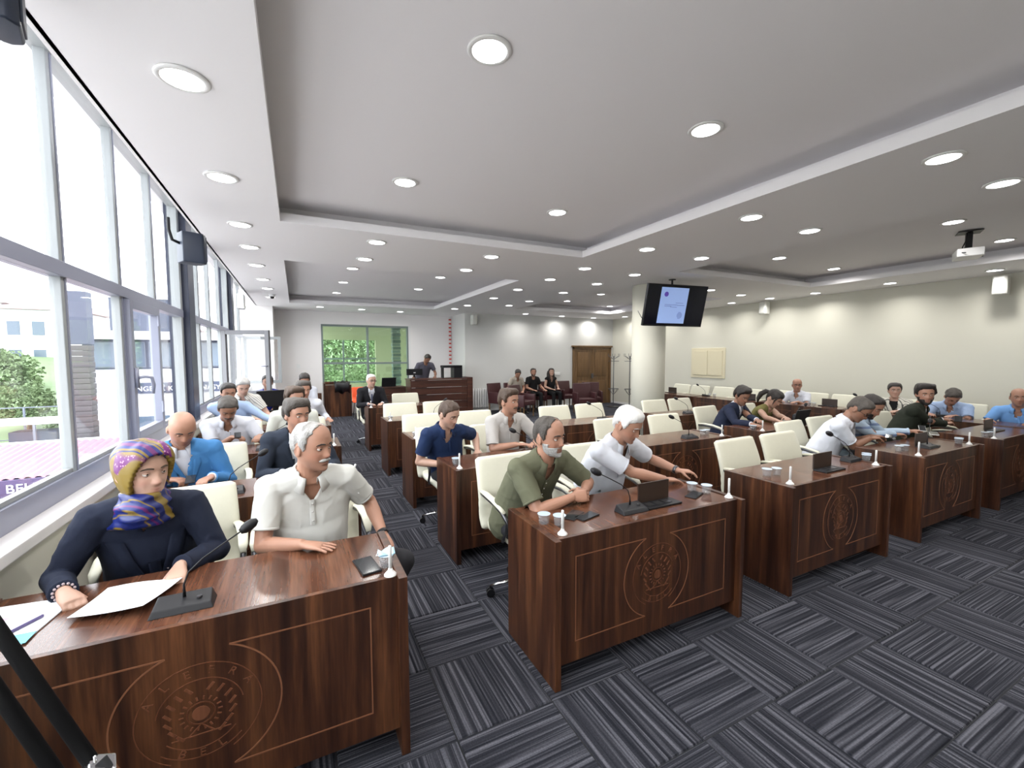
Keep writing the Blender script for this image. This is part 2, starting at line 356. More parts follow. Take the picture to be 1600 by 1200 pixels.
# left window wall : X = -1.2
WX = -1.20
post_y = [6.40, 10.27, 14.0]
struct_n = 1
def vbar(y0, y1, z0, z1, m, x0=WX-.05, x1=WX+.035): return MB().box((x0, y0, z0), (x1, y1, z1))
ZB, ZT0, ZT1, ZTop = .955, 2.19, 2.275, 3.55
mull = [-.6, .45, 1.45, 2.42, 3.38, 4.29, 5.20, 7.28, 8.12, 9.14, 11.1, 12.1]
bounds = [YB] + sorted(mull+post_y[:2]) + [13.0]
wroot = struct(obj('window_1', None)); wroot.empty_display_size = .1; wroot['label'] = 'tall aluminium window wall along the left side'
def wpart(nm, mb, m, bev=.004): return part(nm, mb, m, wroot, bev=bev)
wpart('bottom_rail', MB().box((WX-.06, YB, ZB), (WX+.03, 13.0, ZB+.115)), M['alu'])
wpart('glazing_bead', MB().box((WX-.02, YB, ZB+.115), (WX+.015, 13.0, ZB+.14)), M['alulight'])
wpart('transom', MB().box((WX-.05, YB, ZT0), (WX+.04, 13.0, ZT1)), M['alu'])
wpart('top_rail', MB().box((WX-.05, YB, 3.42), (WX+.04, 13.0, 3.6)), M['alulight'])
for y in mull:
    w = .031
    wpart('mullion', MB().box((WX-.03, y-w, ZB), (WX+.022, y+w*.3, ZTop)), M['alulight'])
    wpart('mullion_face', MB().box((WX-.028, y+w*.3, ZB), (WX+.026, y+w, ZTop)), M['alu'])  # strip in the shaded frame tone beside the lit one
for y in post_y[:2]:
    p = struct(part('trim_%d' % (4+post_y.index(y)), MB().box((WX-.10, y-.16, ZB), (WX+.10, y+.16, 3.6)), M['navypost'], bev=.004))
    wpart('jamb', MB().box((WX-.05, y-.25, ZB), (WX+.036, y-.16, ZTop)), M['alulight']); wpart('jamb', MB().box((WX-.05, y+.16, ZB), (WX+.036, y+.21, ZTop)), M['alulight'])
open_panes = {(8.12, 9.14), (9.14, 10.27)}
for a, b in zip(bounds[:-1], bounds[1:]):
    for (z0, z1) in ((ZB+.12, ZT0), (ZT1, 3.45)):
        if z0 < 2 and (a, b) == (8.12, 9.14): continue
        wpart('pane', MB().box((WX-.012, a+.03, z0), (WX-.006, b-.03, z1)), M['glass'], 0)
# casement inside bay 4.29-5.20
cy0, cy1 = 4.29+.045, 5.20-.045
def sash(name, W_, H_, t=.07, d=.06, m=None):
    """sash frame in the XZ plane, hinge at x=0"""
    r = MB(); r.box((0, -d/2, 0), (t, d/2, H_)).box((W_-t, -d/2, 0), (W_, d/2, H_)).box((t, -d/2, 0), (W_-t, d/2, t)).box((t, -d/2, H_-t), (W_-t, d/2, H_))
    return r
s = part('sash', sash('s', cy1-cy0, ZT0-ZB-.12), M['alu'], wroot, bev=.005); s.location = (WX+.03, cy0, ZB+.115); s.rotation_euler = (0, 0, PI/2)
hd = MB(); hd.box((.015, -.05, .42), (.055, -.03, .58)).tube([(.035, -.05, .50), (.036, -.09, .51), (.06, -.125, .50), (.08, -.13, .44), (.08, -.125, .37)], [.012, .012, .014, .014, .010], 8)
h = part('window_handle', hd, M['alu'], s, smooth=True)
for z in (.15, .95): part('hinge', MB().cyl((.745, -.035), .010, z, z+.1, 8), M['alu'], s)
# two casements standing open into the room
t1 = struct(obj('window_2', None, None, (WX+.06, 8.95, ZB+.115))); t1['label'] = 'open grey casement sash swung into the room'
t1.rotation_euler = (0, 0, -.42)
part('sash_frame', sash('s', .80, 1.12), M['sashgrey'], t1, bev=.005); part('pane', MB().box((.07, -.004, .07), (.73, .004, 1.05)), M['glass'], t1)
part('window_handle', MB().tube([(.76, -.03, .5), (.76, -.07, .5), (.68, -.08, .5)], .010, 8), M['alu'], t1, smooth=True)
t2 = struct(obj('window_3', None, None, (WX+.06, 12.3, ZB+.12))); t2['label'] = 'second open casement with pale frame, farther back'
part('sash_frame', sash('s', .80, 1.15), M['alulight'], t2, bev=.005); part('pane', MB().box((.07, -.004, .07), (.73, .004, 1.08)), M['glass'], t2)
# far window (green tinted) : window_4
w4 = struct(obj('window_4', None)); w4['label'] = 'large green tinted window in the far wall'
fm = MB(); y0, y1 = YF-.01, YF+.09
fm.box((wx0, y0, wz0), (wx0+.05, y1, wz1)).box((wx1-.05, y0, wz0), (wx1, y1, wz1)).box((wx0+.05, y0, wz1-.06), (wx1-.05, y1, wz1)).box((wx0+.05, y0, wz0), (wx1-.05, y1, wz0+.05))
M['greyframe'] = mat('grey_frame', (.16, .20, .19), .4)
part('window_frame', fm, M['greyframe'], w4)
part('mullion', MB().box((1.94, y0, wz0+.05), (2.0, y1, wz1-.06)), M['greyframe'], w4); part('mullion', MB().box((1.25, y0+.04, wz0+.05), (1.27, y1, wz1-.5)), M['greyframe'], w4)
part('transom', MB().box((wx0+.05, y0, 1.50), (1.94, y1, 1.56)), M['greyframe'], w4); part('transom', MB().box((2.0, y0, 1.49), (wx1-.05, y1, 1.55)), M['greyframe'], w4)
for a, b in ((wx0+.05, 1.94), (2.0, wx1-.05)):
    for c, d in ((wz0+.05, 1.5), (1.56, wz1-.06)): part('pane', MB().box((a, YF+.04, c), (b, YF+.046, d)), M['gglass'], w4)
part('reveal', MB().box((wx1, YF-.008, wz0), (wx1+.07, YF+.02, wz1+.03)), M['white'], w4)
# door
dr = struct(obj('door_1', None, None, (9.47, YG, 0))); dr['label'] = 'brown double wooden door in the far wall'
part('door_frame', MB().box((-.84, -.04, 0), (-.76, .05, 2.04)).box((.76, -.04, 0), (.84, .05, 2.04)).box((-.84, -.04, 1.97), (.84, .05, 2.04)), M['doorwood'], dr, bev=.004)
part('cornice', MB().box((-.88, -.075, 2.03), (.88, .05, 2.09)), M['doorwood'], dr, bev=.01)
for sx in (-1, 1):
    lf = part('door_leaf', MB().box((min(sx*.004, sx*.755), -.02, .01), (max(sx*.004, sx*.755), .03, 1.965)), M['doorwood'], dr, bev=.003)
    for z0, z1 in ((.12, .85), (1.0, 1.85)): part('door_panel', MB().box((min(sx*.12, sx*.64), -.035, z0), (max(sx*.12, sx*.64), -.018, z1)), M['doorwood'], lf, bev=.01)
part('door_handle', MB().box((-.05, -.045, .93), (.05, -.02, 1.10)).tube([(.06, -.04, 1.0), (.06, -.08, 1.0), (.17, -.08, 1.0)], .009, 8), M['dkchrome'], dr)
for n, (a, b) in enumerate((((4.68, YG-.012, 0), (8.6, YG, .07)), ((XR-.012, YB, 0), (XR, YG, .07)))): struct(box('baseboard_'+('far', 'right')[n], a, b, M['white']))
# round column
cl = struct(part('trim_8', MB().cyl((6.05, 6.28), .31, 0, CEIL, 48), M['wall'], smooth=True)); cl['label'] = 'round white plastered column carrying the television'
for p in cl.data.polygons:
    if len(p.vertices) > 4: p.use_smooth = False
# ---------------------------------------------------------------- DESKS
DW, DD, DH = 1.44, .55, .79
def strip(mb, pts, w=.0055, y=-.0015, t=.002):
    """thin raised bead along points (x, z) on the front panel"""
    for (a, b) in zip(pts[:-1], pts[1:]):
        d = Vector((b[0]-a[0], b[1]-a[1])); L = d.length
        if L < 1e-5: continue
        d /= L; n = Vector((-d.y, d.x))*w/2; e = d*w*.3
        c = [(a[0]-e.x+n.x, a[1]-e.y+n.y), (a[0]-e.x-n.x, a[1]-e.y-n.y), (b[0]+e.x-n.x, b[1]+e.y-n.y), (b[0]+e.x+n.x, b[1]+e.y+n.y)]
        v = [(p[0], y, p[1]) for p in c]+[(p[0], y+t, p[1]) for p in c]
        mb.add(v, [(0, 1, 2, 3), (7, 6, 5, 4), (0, 4, 5, 1), (1, 5, 6, 2), (2, 6, 7, 3), (3, 7, 4, 0)])
def make_desk():
    t = thing('council_desk', (0, 0, 0), 'desk', 'desk')
    h = DW/2
    for sx in (-1, 1):
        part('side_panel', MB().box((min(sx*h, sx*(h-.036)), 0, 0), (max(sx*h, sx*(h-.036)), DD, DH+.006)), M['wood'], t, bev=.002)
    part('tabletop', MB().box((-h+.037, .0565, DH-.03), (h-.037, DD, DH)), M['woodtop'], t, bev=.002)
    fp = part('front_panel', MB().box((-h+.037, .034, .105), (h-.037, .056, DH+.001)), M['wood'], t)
    mb = MB(); y = .032
    gx0, gx1, gz0, gz1 = -.575, .575, .215, .68; R = .25; cz = .4475
    for sx in (-1, 1):
        pts = [(sx*.094, gz1), (sx*gx1, gz1), (sx*gx1, gz0), (sx*.094, gz0)]
        strip(mb, pts, y=y)
        arc = []
        for k in range(27):
            a = math.radians(-68+136*k/26); arc.append((sx*R*math.cos(a), cz+R*math.sin(a)))
        strip(mb, arc, y=y)
    part('routed_moulding', mb, M['woodline'], t)
    em = MB()
    def ring(r, w, y=y+.0005, n=40, a0=0, a1=360):
        strip(em, [(r*math.cos(math.radians(a0+(a1-a0)*k/n)), cz+r*math.sin(math.radians(a0+(a1-a0)*k/n))) for k in range(n+1)], w, y)
    ring(.185, .003, a0=-60, a1=240); ring(.128, .003, a0=10, a1=170); ring(.04, .005); em.tube([(0, y, cz), (0, y+.002, cz)], .026, 20)
    for k in range(18):
        a = math.radians(20*k); strip(em, [(.052*math.cos(a), cz+.052*math.sin(a)), (.062*math.cos(a), cz+.062*math.sin(a))], .005, y)
    for k in range(7):
        for sx in (-1, 1):
            a = math.radians(-50+20*k); x = sx*.098*math.cos(a); z = cz+.098*math.sin(a)
            strip(em, [(x-.010*sx, z-.008), (x+.006*sx, z+.010)], .009, y)
    strip(em, [(-.085, cz-.078), (.085, cz-.078)], .004, y); ring(.13, .003, a0=220, a1=320, n=16); ring(.165, .003, a0=225, a1=315, n=16)
    strip(em, [(0, cz-.04), (-.035, cz-.075)], .004, y); strip(em, [(0, cz-.04), (.035, cz-.075)], .004, y)
    e = part('emblem', em, M['woodem'], t)
    for txt, r, a0, da in (('ALEFRA', .156, 150, -24), ('BEL', .150, 245, 25)):
        for k, ch in enumerate(txt):
            a = math.radians(a0+da*k); rot = a-PI/2 if txt != 'BEL' else a+PI/2
            textmesh(ch, .040, .001, M['woodem'], name='emblem_letter', parent=e, loc=(r*math.cos(a)-.0*math.sin(rot), y+.001, cz+r*math.sin(a)-.012*math.cos(rot)), rot=(PI/2, -rot, 0))
    part('modesty_rail', MB().box((-h+.037, DD-.05, DH-.09), (h-.037, DD-.03, DH-.031)), M['wood'], t)
    return t
M['woodem'] = wood('carved_relief', (.10, .036, .017), (.15, .055, .026), (.21, .08, .04), rough=.4)
desk0 = make_desk()
COLS = [(-.35, 1.49), (1.87, 1.46), (3.815, 1.40), (5.765, 1.35), (7.63, 1.37)]
ROWS = [1.80, 3.32, 4.82, 6.32, 8.15]
coln = ['beside the windows', 'right of the aisle', 'in the third column', 'in the fourth column', 'in the fifth column']
rown = ['front row', 'second row', 'third row', 'fourth row', 'fifth row']
desk_list = [(c, r) for c, n in ((0, 5), (1, 5), (2, 3), (3, 3), (4, 1)) for r in range(n)]
spec = {(0, 0): 'walnut two-seat desk under the scarfed woman, carved round emblem in front', (1, 0): 'walnut two-seat desk under the man in olive, carved round emblem in front',
        (2, 0): 'walnut two-seat desk in front of the two empty cream chairs, front row', (3, 0): 'walnut desk in front of the two men bent over their phones',
        (4, 0): 'walnut desk in front of the bearded man in dark green'}
for n, (c, r) in enumerate(desk_list):
    x, w = COLS[c]
    lb = spec.get((c, r), 'walnut two-seat desk %s, %s' % (coln[c], rown[r]))
    if n == 0: d = desk0; d.location = (x, ROWS[r], 0); d.scale = (w/DW, 1, 1); d['label'] = lb
    else: d = copytree(desk0, (x, ROWS[r], 0), label=lb, sx=w/DW)
    d['group'] = 'walnut two-seat desks'
rd = [(8.08, 7.75), (8.08, 6.3), (8.36, 4.85), (8.36, 3.42), (8.36, 1.98)]
rl = ['farthest, beyond the column', 'second farthest', 'before the bald man in glasses', 'before the woman in striped jacket', 'before the man in bright blue shirt']
for (x, y), lb in zip(rd, rl):
    d = copytree(desk0, (x, y, 0), rz=-PI/2, label='walnut desk of the row along the right wall, '+lb); d['group'] = 'walnut two-seat desks'
# ---------------------------------------------------------------- CHAIRS
def shell_mesh(name, prof, hw, hth, mats, nseam=(), n=22, edge=.03):
    """sweep a superellipse cross-section (x across) along a YZ profile"""
    P = [Vector((0, a, b)) for a, b in prof]
    # resample
    Ls = [0]
    for a, b in zip(P[:-1], P[1:]): Ls.append(Ls[-1]+(b-a).length)
    K = max(10, int(Ls[-1]/.022)); Q = []
    def at(s):
        for i in range(len(P)-1):
            if s <= Ls[i+1] or i == len(P)-2:
                t = (s-Ls[i])/(Ls[i+1]-Ls[i]); p0 = P[max(i-1, 0)]; p1 = P[i]; p2 = P[i+1]; p3 = P[min(i+2, len(P)-1)]
                return .5*((2*p1)+(p2-p0)*t+(2*p0-5*p1+4*p2-p3)*t*t+(-p0+3*p1-3*p2+p3)*t**3)
    rings = []
    for k in range(K+1):
        s = Ls[-1]*k/K; p = at(s); q = at(min(s+.01, Ls[-1])); q0 = at(max(s-.01, 0)); t = (q-q0).normalized(); nn = Vector((0, -t.z, t.y))
        u = k/K; ef = min(1, math.sqrt(max(0, 1-(1-min(1, s/edge))**2)))*min(1, math.sqrt(max(0, 1-(1-min(1, (Ls[-1]-s)/edge))**2)))
        wf = hw(u) if callable(hw) else hw
        th = hth*(.25+.75*ef); wd_ = wf-edge*(1-ef)*.8
        for sm in nseam: th -= hth*.22*math.exp(-((s/Ls[-1]-sm)/.018)**2)
        ring = []
        for j in range(n):
            a = 2*PI*j/n; ca, sa = math.cos(a), math.sin(a)
            x = wd_*math.copysign(abs(ca)**.35, ca); y = th*math.copysign(abs(sa)**.75, sa)
            ring.append(p+Vector((x, 0, 0))+nn*y+nn*(-.025*(x/wf)**2 if hw == 0 else 0))
        rings.append(ring)
    m = MB(); m.loft(rings); me = m.mesh(name, mats, True); fixn(me); return me
def make_chair():
    t = thing('office_chair', (0, 0, 0), 'chair', 'chair')
    me = shell_mesh('seat', [(-.27, .425), (-.22, .455), (-.10, .46), (.08, .455), (.20, .46), (.265, .50)], .245, .042, M['cream'], (.35, .7))
    obj('seat', me, t)
    me = shell_mesh('backrest', [(.235, .44), (.275, .52), (.283, .60), (.295, .70), (.335, .83), (.385, .955)], lambda u: .285-.035*u*u+.02*u, .036, M['cream'], (.30, .42))
    obj('backrest', me, t)
    for sx in (-1, 1):
        P = [(sx*.262, .29, .70), (sx*.285, .18, .715), (sx*.30, .02, .71), (sx*.30, -.10, .685), (sx*.295, -.17, .63), (sx*.29, -.15, .56), (sx*.275, -.08, .49), (sx*.25, -.02, .44)]
        a = part('armrest', MB().tube(P, [.015, .017, .017, .016, .014, .012, .012, .012], 10), M['dkchrome'], t, smooth=True)
        part('arm_pad', MB().tube([(sx*.27, .27, .722), (sx*.287, .17, .736), (sx*.30, .02, .731), (sx*.30, -.09, .708), (sx*.298, -.13, .68)], [.022, .026, .026, .024, .014], 10, flat=.5), M['cream'], a, smooth=True)
    part('gas_column', MB().cyl((0, 0), .028, .12, .30, 14).cyl((0, 0), .018, .28, .40, 14).box((-.09, -.1, .395), (.09, .1, .42)), M['black'], t)
    b = part('star_base', MB().lathe([(.045, .075), (.05, .10), (.035, .14)], 16), M['chrome'], t, smooth=True)
    for k in range(5):
        a = 2*PI*k/5+.3; c, s_ = math.cos(a), math.sin(a)
        part('base_leg', MB().tube([(c*.03, s_*.03, .115), (c*.18, s_*.18, .10), (c*.305, s_*.305, .075)], [.024, .020, .014], 8, flat=.6), M['chrome'], b, smooth=True)
        cx, cy = c*.305, s_*.305
        w = MB()
        for o in (-.016, .016): w.tube([(cx-s_*(o-.010), cy+c*(o-.010), .03), (cx-s_*(o+.010), cy+c*(o+.010), .03)], .0295, 14)
        w.cyl((cx, cy), .009, .03, .08, 8)
        part('caster', w, M['black'], b, smooth=False)
    return t
chair0 = make_chair(); used = [False]
def chair(x, y, rz, lb, grp='cream leather office chairs'):
    if not used[0]: used[0] = True; c = chair0; c.location = (x, y, 0); c.rotation_euler = (0, 0, rz); tag(c, lb, None, grp); return c
    return copytree(chair0, (x, y, 0), rz, lb, grp)
# seat occupants decide the label; key (col,row,side)
occ = {(0, 0, 0): 'behind the scarfed woman', (0, 0, 1): 'under the moustached man in white polo', (0, 1, 0): 'behind the bald man in blue jacket', (0, 1, 1): 'behind the man in dark suit, window side',
       (0, 2, 0): 'behind the man in white shirt holding a phone', (0, 2, 1): 'behind the brown-haired man, window side', (0, 3, 0): 'behind the black-haired man in pale blue', (0, 3, 1): 'behind the grey-haired man, fourth row by the windows',
       (1, 0, 0): 'under the man in olive polo', (1, 0, 1): 'under the white-haired man', (1, 1, 0): 'under the man in navy polo', (1, 1, 1): 'under the man in pale grey shirt', (1, 4, 0): 'under the man in suit and grey tie',
       (2, 0, 0): 'empty, left of the pair in the front row', (2, 0, 1): 'empty, right of the pair in the front row', (3, 0, 0): 'under the grey-haired man in white polo bent over a phone', (3, 0, 1): 'under the man in striped blue shirt',
       (4, 0, 0): 'behind the bearded man in dark green', (4, 0, 1): 'empty and turned, right of the bearded man', (3, 1, 0): 'under the man in navy suit', (3, 1, 1): 'under the woman with a ponytail'}
OFF = {(0, 0, 0): (-.60, 2.78, .1), (0, 0, 1): (.06, 2.80, 0), (1, 0, 0): (1.50, 2.70, .06), (1, 0, 1): (2.18, 2.76, 0), (1, 1, 0): (1.42, 4.28, .05), (1, 1, 1): (2.0, 4.18, 0),
       (2, 0, 0): (3.68, 2.30, .03), (2, 0, 1): (4.34, 2.31, .0), (3, 0, 0): (5.22, 2.72, .05), (3, 0, 1): (5.95, 2.78, 0), (4, 0, 0): (7.03, 2.72, -.25), (4, 0, 1): (8.0, 2.55, .55),
       (2, 1, 0): (3.50, 3.88, 0), (2, 1, 1): (4.36, 3.86, .0), (1, 2, 0): (1.50, 5.38, 0), (1, 2, 1): (2.24, 5.38, 0), (1, 3, 0): (1.52, 6.88, 0), (1, 3, 1): (2.18, 6.88, 0), (1, 4, 0): (1.35, 8.95, 0), (1, 4, 1): (2.03, 8.78, 0),
       (2, 2, 0): (3.58, 5.36, 0), (2, 2, 1): (4.25, 5.36, 0), (3, 1, 0): (5.62, 4.22, .1), (3, 1, 1): (6.4, 4.2, -.1), (3, 2, 0): (5.60, 5.30, 0), (3, 2, 1): (6.22, 5.30, 0)}
sidew = ['left seat', 'right seat']
for (c, r) in desk_list:
    if (c, r) == (0, 4): continue
    for s in (0, 1):
        x, y, rz = OFF.get((c, r, s), (COLS[c][0]+(-.34, .36)[s], ROWS[r]+.92, random.uniform(-.08, .08)))
        if (c, r, s) in occ: lb = 'cream leather office chair '+occ[(c, r, s)]
        else: lb = 'empty cream leather office chair, %s of the %s desk %s' % (sidew[s], rown[r], coln[c])
        chair(x, y, rz, lb)
for n, (y, lb) in enumerate(((8.45, 'empty, farthest along the right wall'), (7.85, 'empty, second farthest along the right wall'), (7.15, 'empty, behind the microphone along the right wall'), (6.45, 'empty, fourth from the far end of the right wall'), (5.85, 'empty, just beyond the bald man in glasses'), (5.22, 'under the bald man in glasses'), (4.60, 'empty, first on the near side of the bald man in glasses'), (4.1, 'empty, second on the near side of the bald man in glasses'), (3.55, 'under the woman in the striped jacket'), (2.95, 'under the grey-haired man bent forward in blue shirt'), (2.2, 'under the man in bright blue shirt'))):
    chair(9.02 if y > 5.9 else 9.25, y, -PI/2+random.uniform(-.06, .06), 'cream leather office chair '+lb)
# ---------------------------------------------------------------- DESK ITEMS
TZ = DH+.0005
def mic_proto(sx=1, up=1.0):
    t = thing('gooseneck_microphone', (0, 0, 0), 'm', 'microphone')
    b = MB(); b.add([(-.10, -.045, 0), (.10, -.045, 0), (.10, .05, 0), (-.10, .05, 0), (-.09, -.03, .022), (.09, -.03, .022), (.085, .045, .042), (-.085, .045, .042)], [(3, 2, 1, 0), (4, 5, 6, 7), (0, 1, 5, 4), (1, 2, 6, 5), (2, 3, 7, 6), (3, 0, 4, 7)])
    part('base', b, M['black'], t, bev=.004)
    part('button', MB().cyl((.05, 0), .009, .03, .037, 12), M['dkchrome'], t)
    K = [(0, .02, .035), (0, .02, .08), (.015, .024, .125), (.06, .035, .165), (.13, .055, .205), (.195, .075, .24)]
    part('gooseneck', MB().tube([(x*sx, y, z*up) for x, y, z in K], [.006, .0035, .003, .003, .003, .003], 8), M['black'], t, smooth=True)
    part('foam_head', MB().tube([((.195+.05*k)*sx, .075+.018*k, (.24+.028*k)*up) for k in (-.25, 0, .35, .7, .95)], [.010, .019, .022, .019, .008], 14), M['black'], t, smooth=True)
    return t
mic0 = mic_proto(); mic1 = mic_proto(-1)
def pin_proto():
    t = thing('flagstick_holder', (0, 0, 0), 'p', 'flag holder')
    part('foot', MB().lathe([(.027, 0), (.027, .004), (.018, .014), (.010, .022), (.009, .03)], 18), M['white'], t, smooth=True)
    part('tube', MB().lathe([(.0075, .028), (.0075, .125), (.006, .13)], 12), M['white'], t, smooth=True)
    return t
pin0 = pin_proto()
def cup_proto():
    t = thing('water_cup', (0, 0, 0), 'c', 'cup')
    part('cup_wall', MB().lathe([(.026, .001), (.027, .002), (.034, .052), (.036, .055), (.034, .055), (.0255, .004)], 18), M['cupglass'], t, smooth=True)
    part('water', MB().lathe([(.0255, .004), (.0325, .046)], 18), M['cupwater'], t, smooth=True)
    part('foil_lid', MB().lathe([(.037, .0555), (.037, .0565), (.02, .057)], 18), M['lid'], t)
    return t
M['cupwater'] = milky('cup_water', (.6, .66, .74), .10)
cup0 = cup_proto()
def flap_proto():
    t = thing('cable_box', (0, 0, 0), 'f', 'socket box')
    part('tray', MB().box((-.14, -.06, 0), (.14, .045, .012)), M['black'], t, bev=.003)
    for k in range(3): part('socket', MB().box((-.11+k*.07, -.03, .012), (-.06+k*.07, .02, .015)), M['dkchrome'], t)
    part('raised_lid', MB().box((-.13, .045, .008), (.13, .055, .135)), M['flap'], t, bev=.002)
    return t
M['flap'] = mat('dark_brown_lid', (.035, .020, .014), .3)
flap0 = flap_proto()
protos = [mic0, mic1, pin0, cup0, flap0]
def put(p, x, y, rz, lb, grp, z=TZ): return copytree(p, (x, y, z), rz, lb, grp)
owner = {(0, 0): 'on the desk of the scarfed woman', (1, 0): 'on the desk of the man in olive', (2, 0): 'on the empty front-row desk', (3, 0): 'on the desk of the two men with phones', (4, 0): 'on the desk of the bearded man'}
def own(c, r): return owner.get((c, r), 'on the %s desk %s' % (rown[r], coln[c]))
mics = [(0, 0, -.41, 1.96, 0), (1, 0, 1.80, 1.98, 0), (2, 0, 4.42, 2.06, 0), (0, 1, -.45, 3.5, 0.1), (1, 1, 2.0, 3.5, PI), (2, 1, 4.0, 3.47, PI), (2, 2, 4.02, 5.05, PI), (3, 2, 5.7, 4.98, PI), (3, 1, 6.2, 3.5, PI), (0, 2, -.3, 5.02, 0), (1, 3, 1.9, 6.55, PI), (3, 0, 5.75, 2.0, PI)]
for c, r, x, y, a in mics: put(mic1 if (c, r) in ((1, 0), (2, 0), (3, 2), (2, 2), (1, 1), (2, 1)) else mic0, x, y, a*.0, 'black gooseneck microphone '+own(c, r), 'gooseneck microphones')
put(mic0, 8.5, 6.95, 1.3, 'black gooseneck microphone on the right-wall desks before empty chairs', 'gooseneck microphones')
put(mic0, 8.75, 2.95, 1.9, 'black gooseneck microphone before the grey-haired man bent forward', 'gooseneck microphones')
put(mic0, 8.75, 3.85, 1.2, 'black gooseneck microphone beside the woman in striped jacket', 'gooseneck microphones')
pins = {(0, 0): [.335], (1, 0): [1.236, 2.55], (2, 0): [3.22, 4.43], (3, 0): [5.20, 6.32], (4, 0): [6.98], (1, 1): [1.2], (2, 1): [4.45], (3, 1): [5.2], (1, 2): [1.2], (1, 3): [1.2], (0, 1): [.33], (0, 2): [.33], (1, 4): [1.2]}
for (c, r), l in pins.items():
    for k, x in enumerate(l):
        y = ROWS[r]+(.06 if (c, r) == (0, 0) else .085)
        o = put(pin0, x, y, 0, 'white upright tube stand, %s%s' % (['left end, ', 'right end, '][k] if len(l) > 1 else '', own(c, r)), 'white flagstick holders')
        if (c, r) == (0, 1): o.rotation_euler = (0, .35, 0); o.location.z += .012
cups = {(0, 0): [(.335, 1.95)], (1, 0): [(1.225, 2.06), (1.29, 2.0)], (2, 0): [(3.28, 2.10), (3.37, 2.08), (4.53, 2.0), (4.60, 2.03)], (3, 0): [(5.27, 2.06), (5.36, 2.05), (6.27, 1.95), (6.34, 1.97)],
        (4, 0): [(7.06, 1.98), (7.16, 1.96)], (1, 1): [(1.15, 3.55), (1.22, 3.56)], (2, 1): [(4.30, 3.55), (4.38, 3.56)], (3, 1): [(5.05, 3.5), (5.12, 3.52)], (1, 2): [(1.16, 5.0)], (1, 3): [(1.16, 6.5)], (1, 4): [(1.19, 8.3)]}
for (c, r), l in cups.items():
    for k, (x, y) in enumerate(l):
        put(cup0, max(x, COLS[c][0]-COLS[c][1]/2+.08), y, k, 'foil-lidded water cup, %s, %s' % (['leftmost', 'second from left', 'third from left', 'rightmost'][k] if len(l) > 1 else 'single', own(c, r)), 'sealed water cups')
for x, y, lb in ((2.45, 2.10, 'clear water cup under the white-haired man\'s fingers'), (2.50, 2.02, 'clear water cup nearest the right corner of the olive man\'s desk')): put(cup0, x, y, 0, lb, 'sealed water cups')
for k, (x, y) in enumerate(((8.55, 6.9), (8.6, 6.8), (8.62, 4.75), (8.64, 4.68), (8.60, 2.0))): put(cup0, x, y, 0, 'clear water cup on the desks along the right wall, number %s from the far end' % ['one', 'two', 'three', 'four', 'five'][k], 'sealed water cups')
for c, r, x, y in ((1, 0, 2.04, 2.0), (2, 0, 3.90, 1.98), (3, 0, 5.80, 2.04), (4, 0, 7.75, 2.1)): put(flap0, x, y, 0, 'black desk socket box with raised lid '+own(c, r), 'raised socket boxes')
for k, y in enumerate((8.0, 5.9, 4.5)): put(flap0, 8.75 if y < 5.9 else 8.5, y, -PI/2, 'socket box with lid on the right-wall desks, '+['farthest', 'middle', 'nearest'][k], 'raised socket boxes')
for p in protos:
    for ch in list(p.children): bpy.data.objects.remove(ch)
    bpy.data.objects.remove(p)
def phone(x, y, z, rz, lb, tilt=(0, 0), m='phone', grp=None, s=1.0):
    t = thing('mobile_phone', (x, y, z), lb, 'phone', grp, rz)
    t.rotation_euler = (tilt[0], tilt[1], rz)
    part('body', MB().box((-.037*s, -.076*s, 0), (.037*s, .076*s, .008)), M['black'] if m == 'phone' else M['white'], t, bev=.003)
    part('screen', MB().box((-.034*s, -.072*s, .0078), (.034*s, .072*s, .0086)), M['phone'], t)
    return t
M['mirrorphone'] = mat('phone_screen_reflective', (.05, .07, .05), .05)
p = phone(.255, 1.985, TZ, .15, 'dark phone lying by the moustached man\'s hand'); p.scale = (1.15, 1.1, 1)
phone(1.44, 2.08, TZ, -1.0, 'dark phone lying before the olive man\'s clasped hands')
phone(1.50, 2.03, TZ, -1.3, 'second dark phone beside the olive man\'s first one', grp=None)
phone(2.38, 2.02, TZ, -1.2, 'dark phone before the white-haired man')
# papers
def sheet(name, corners, z, m, lb, cat, curl=0, th=.0012, n=8):
    c = [Vector((*p, 0)) for p in corners]; cen = sum(c, Vector())/4
    v = []; f = []
    for side in (1, 0):
        for i in range(n+1):
            for j in range(n+1):
                a, b = i/n, j/n; p = (c[0]*(1-a)+c[1]*a)*(1-b)+(c[3]*(1-a)+c[2]*a)*b
                zz = curl*(a*a*.6+(1-b)**2*.5+.25*math.sin(a*PI*1.3)*b)
                v.append((p.x-cen.x, p.y-cen.y, zz+side*th))
    N_ = (n+1)**2
    for i in range(n):
        for j in range(n):
            q = i*(n+1)+j; f.append((q, q+n+1, q+n+2, q+1)); f.append((N_+q, N_+q+1, N_+q+n+2, N_+q+n+1))
    t = MB().add(v, f); me = t.mesh(name, m, True); o = obj(name, me, None, (cen.x, cen.y, z)); tag(o, lb, cat); return o
sheet('paper_sheet', [(-.76, 2.03), (-.53, 1.96), (-.46, 2.20), (-.72, 2.27)], TZ+.002, M['paper'], 'white sheet of paper held by the scarfed woman', 'paper', .035)
M['aqua'] = mat('aqua_print', (.10, .50, .62), .4); M['pink'] = mat('pink_print', (.62, .42, .55), .4)
o = sheet('brochure', [(-1.04, 1.96), (-.84, 1.93), (-.80, 2.24), (-1.04, 2.27)], TZ+.001, M['paper'], 'glossy white and aqua brochure lying left of the woman\'s hand', 'brochure', 0, .004)
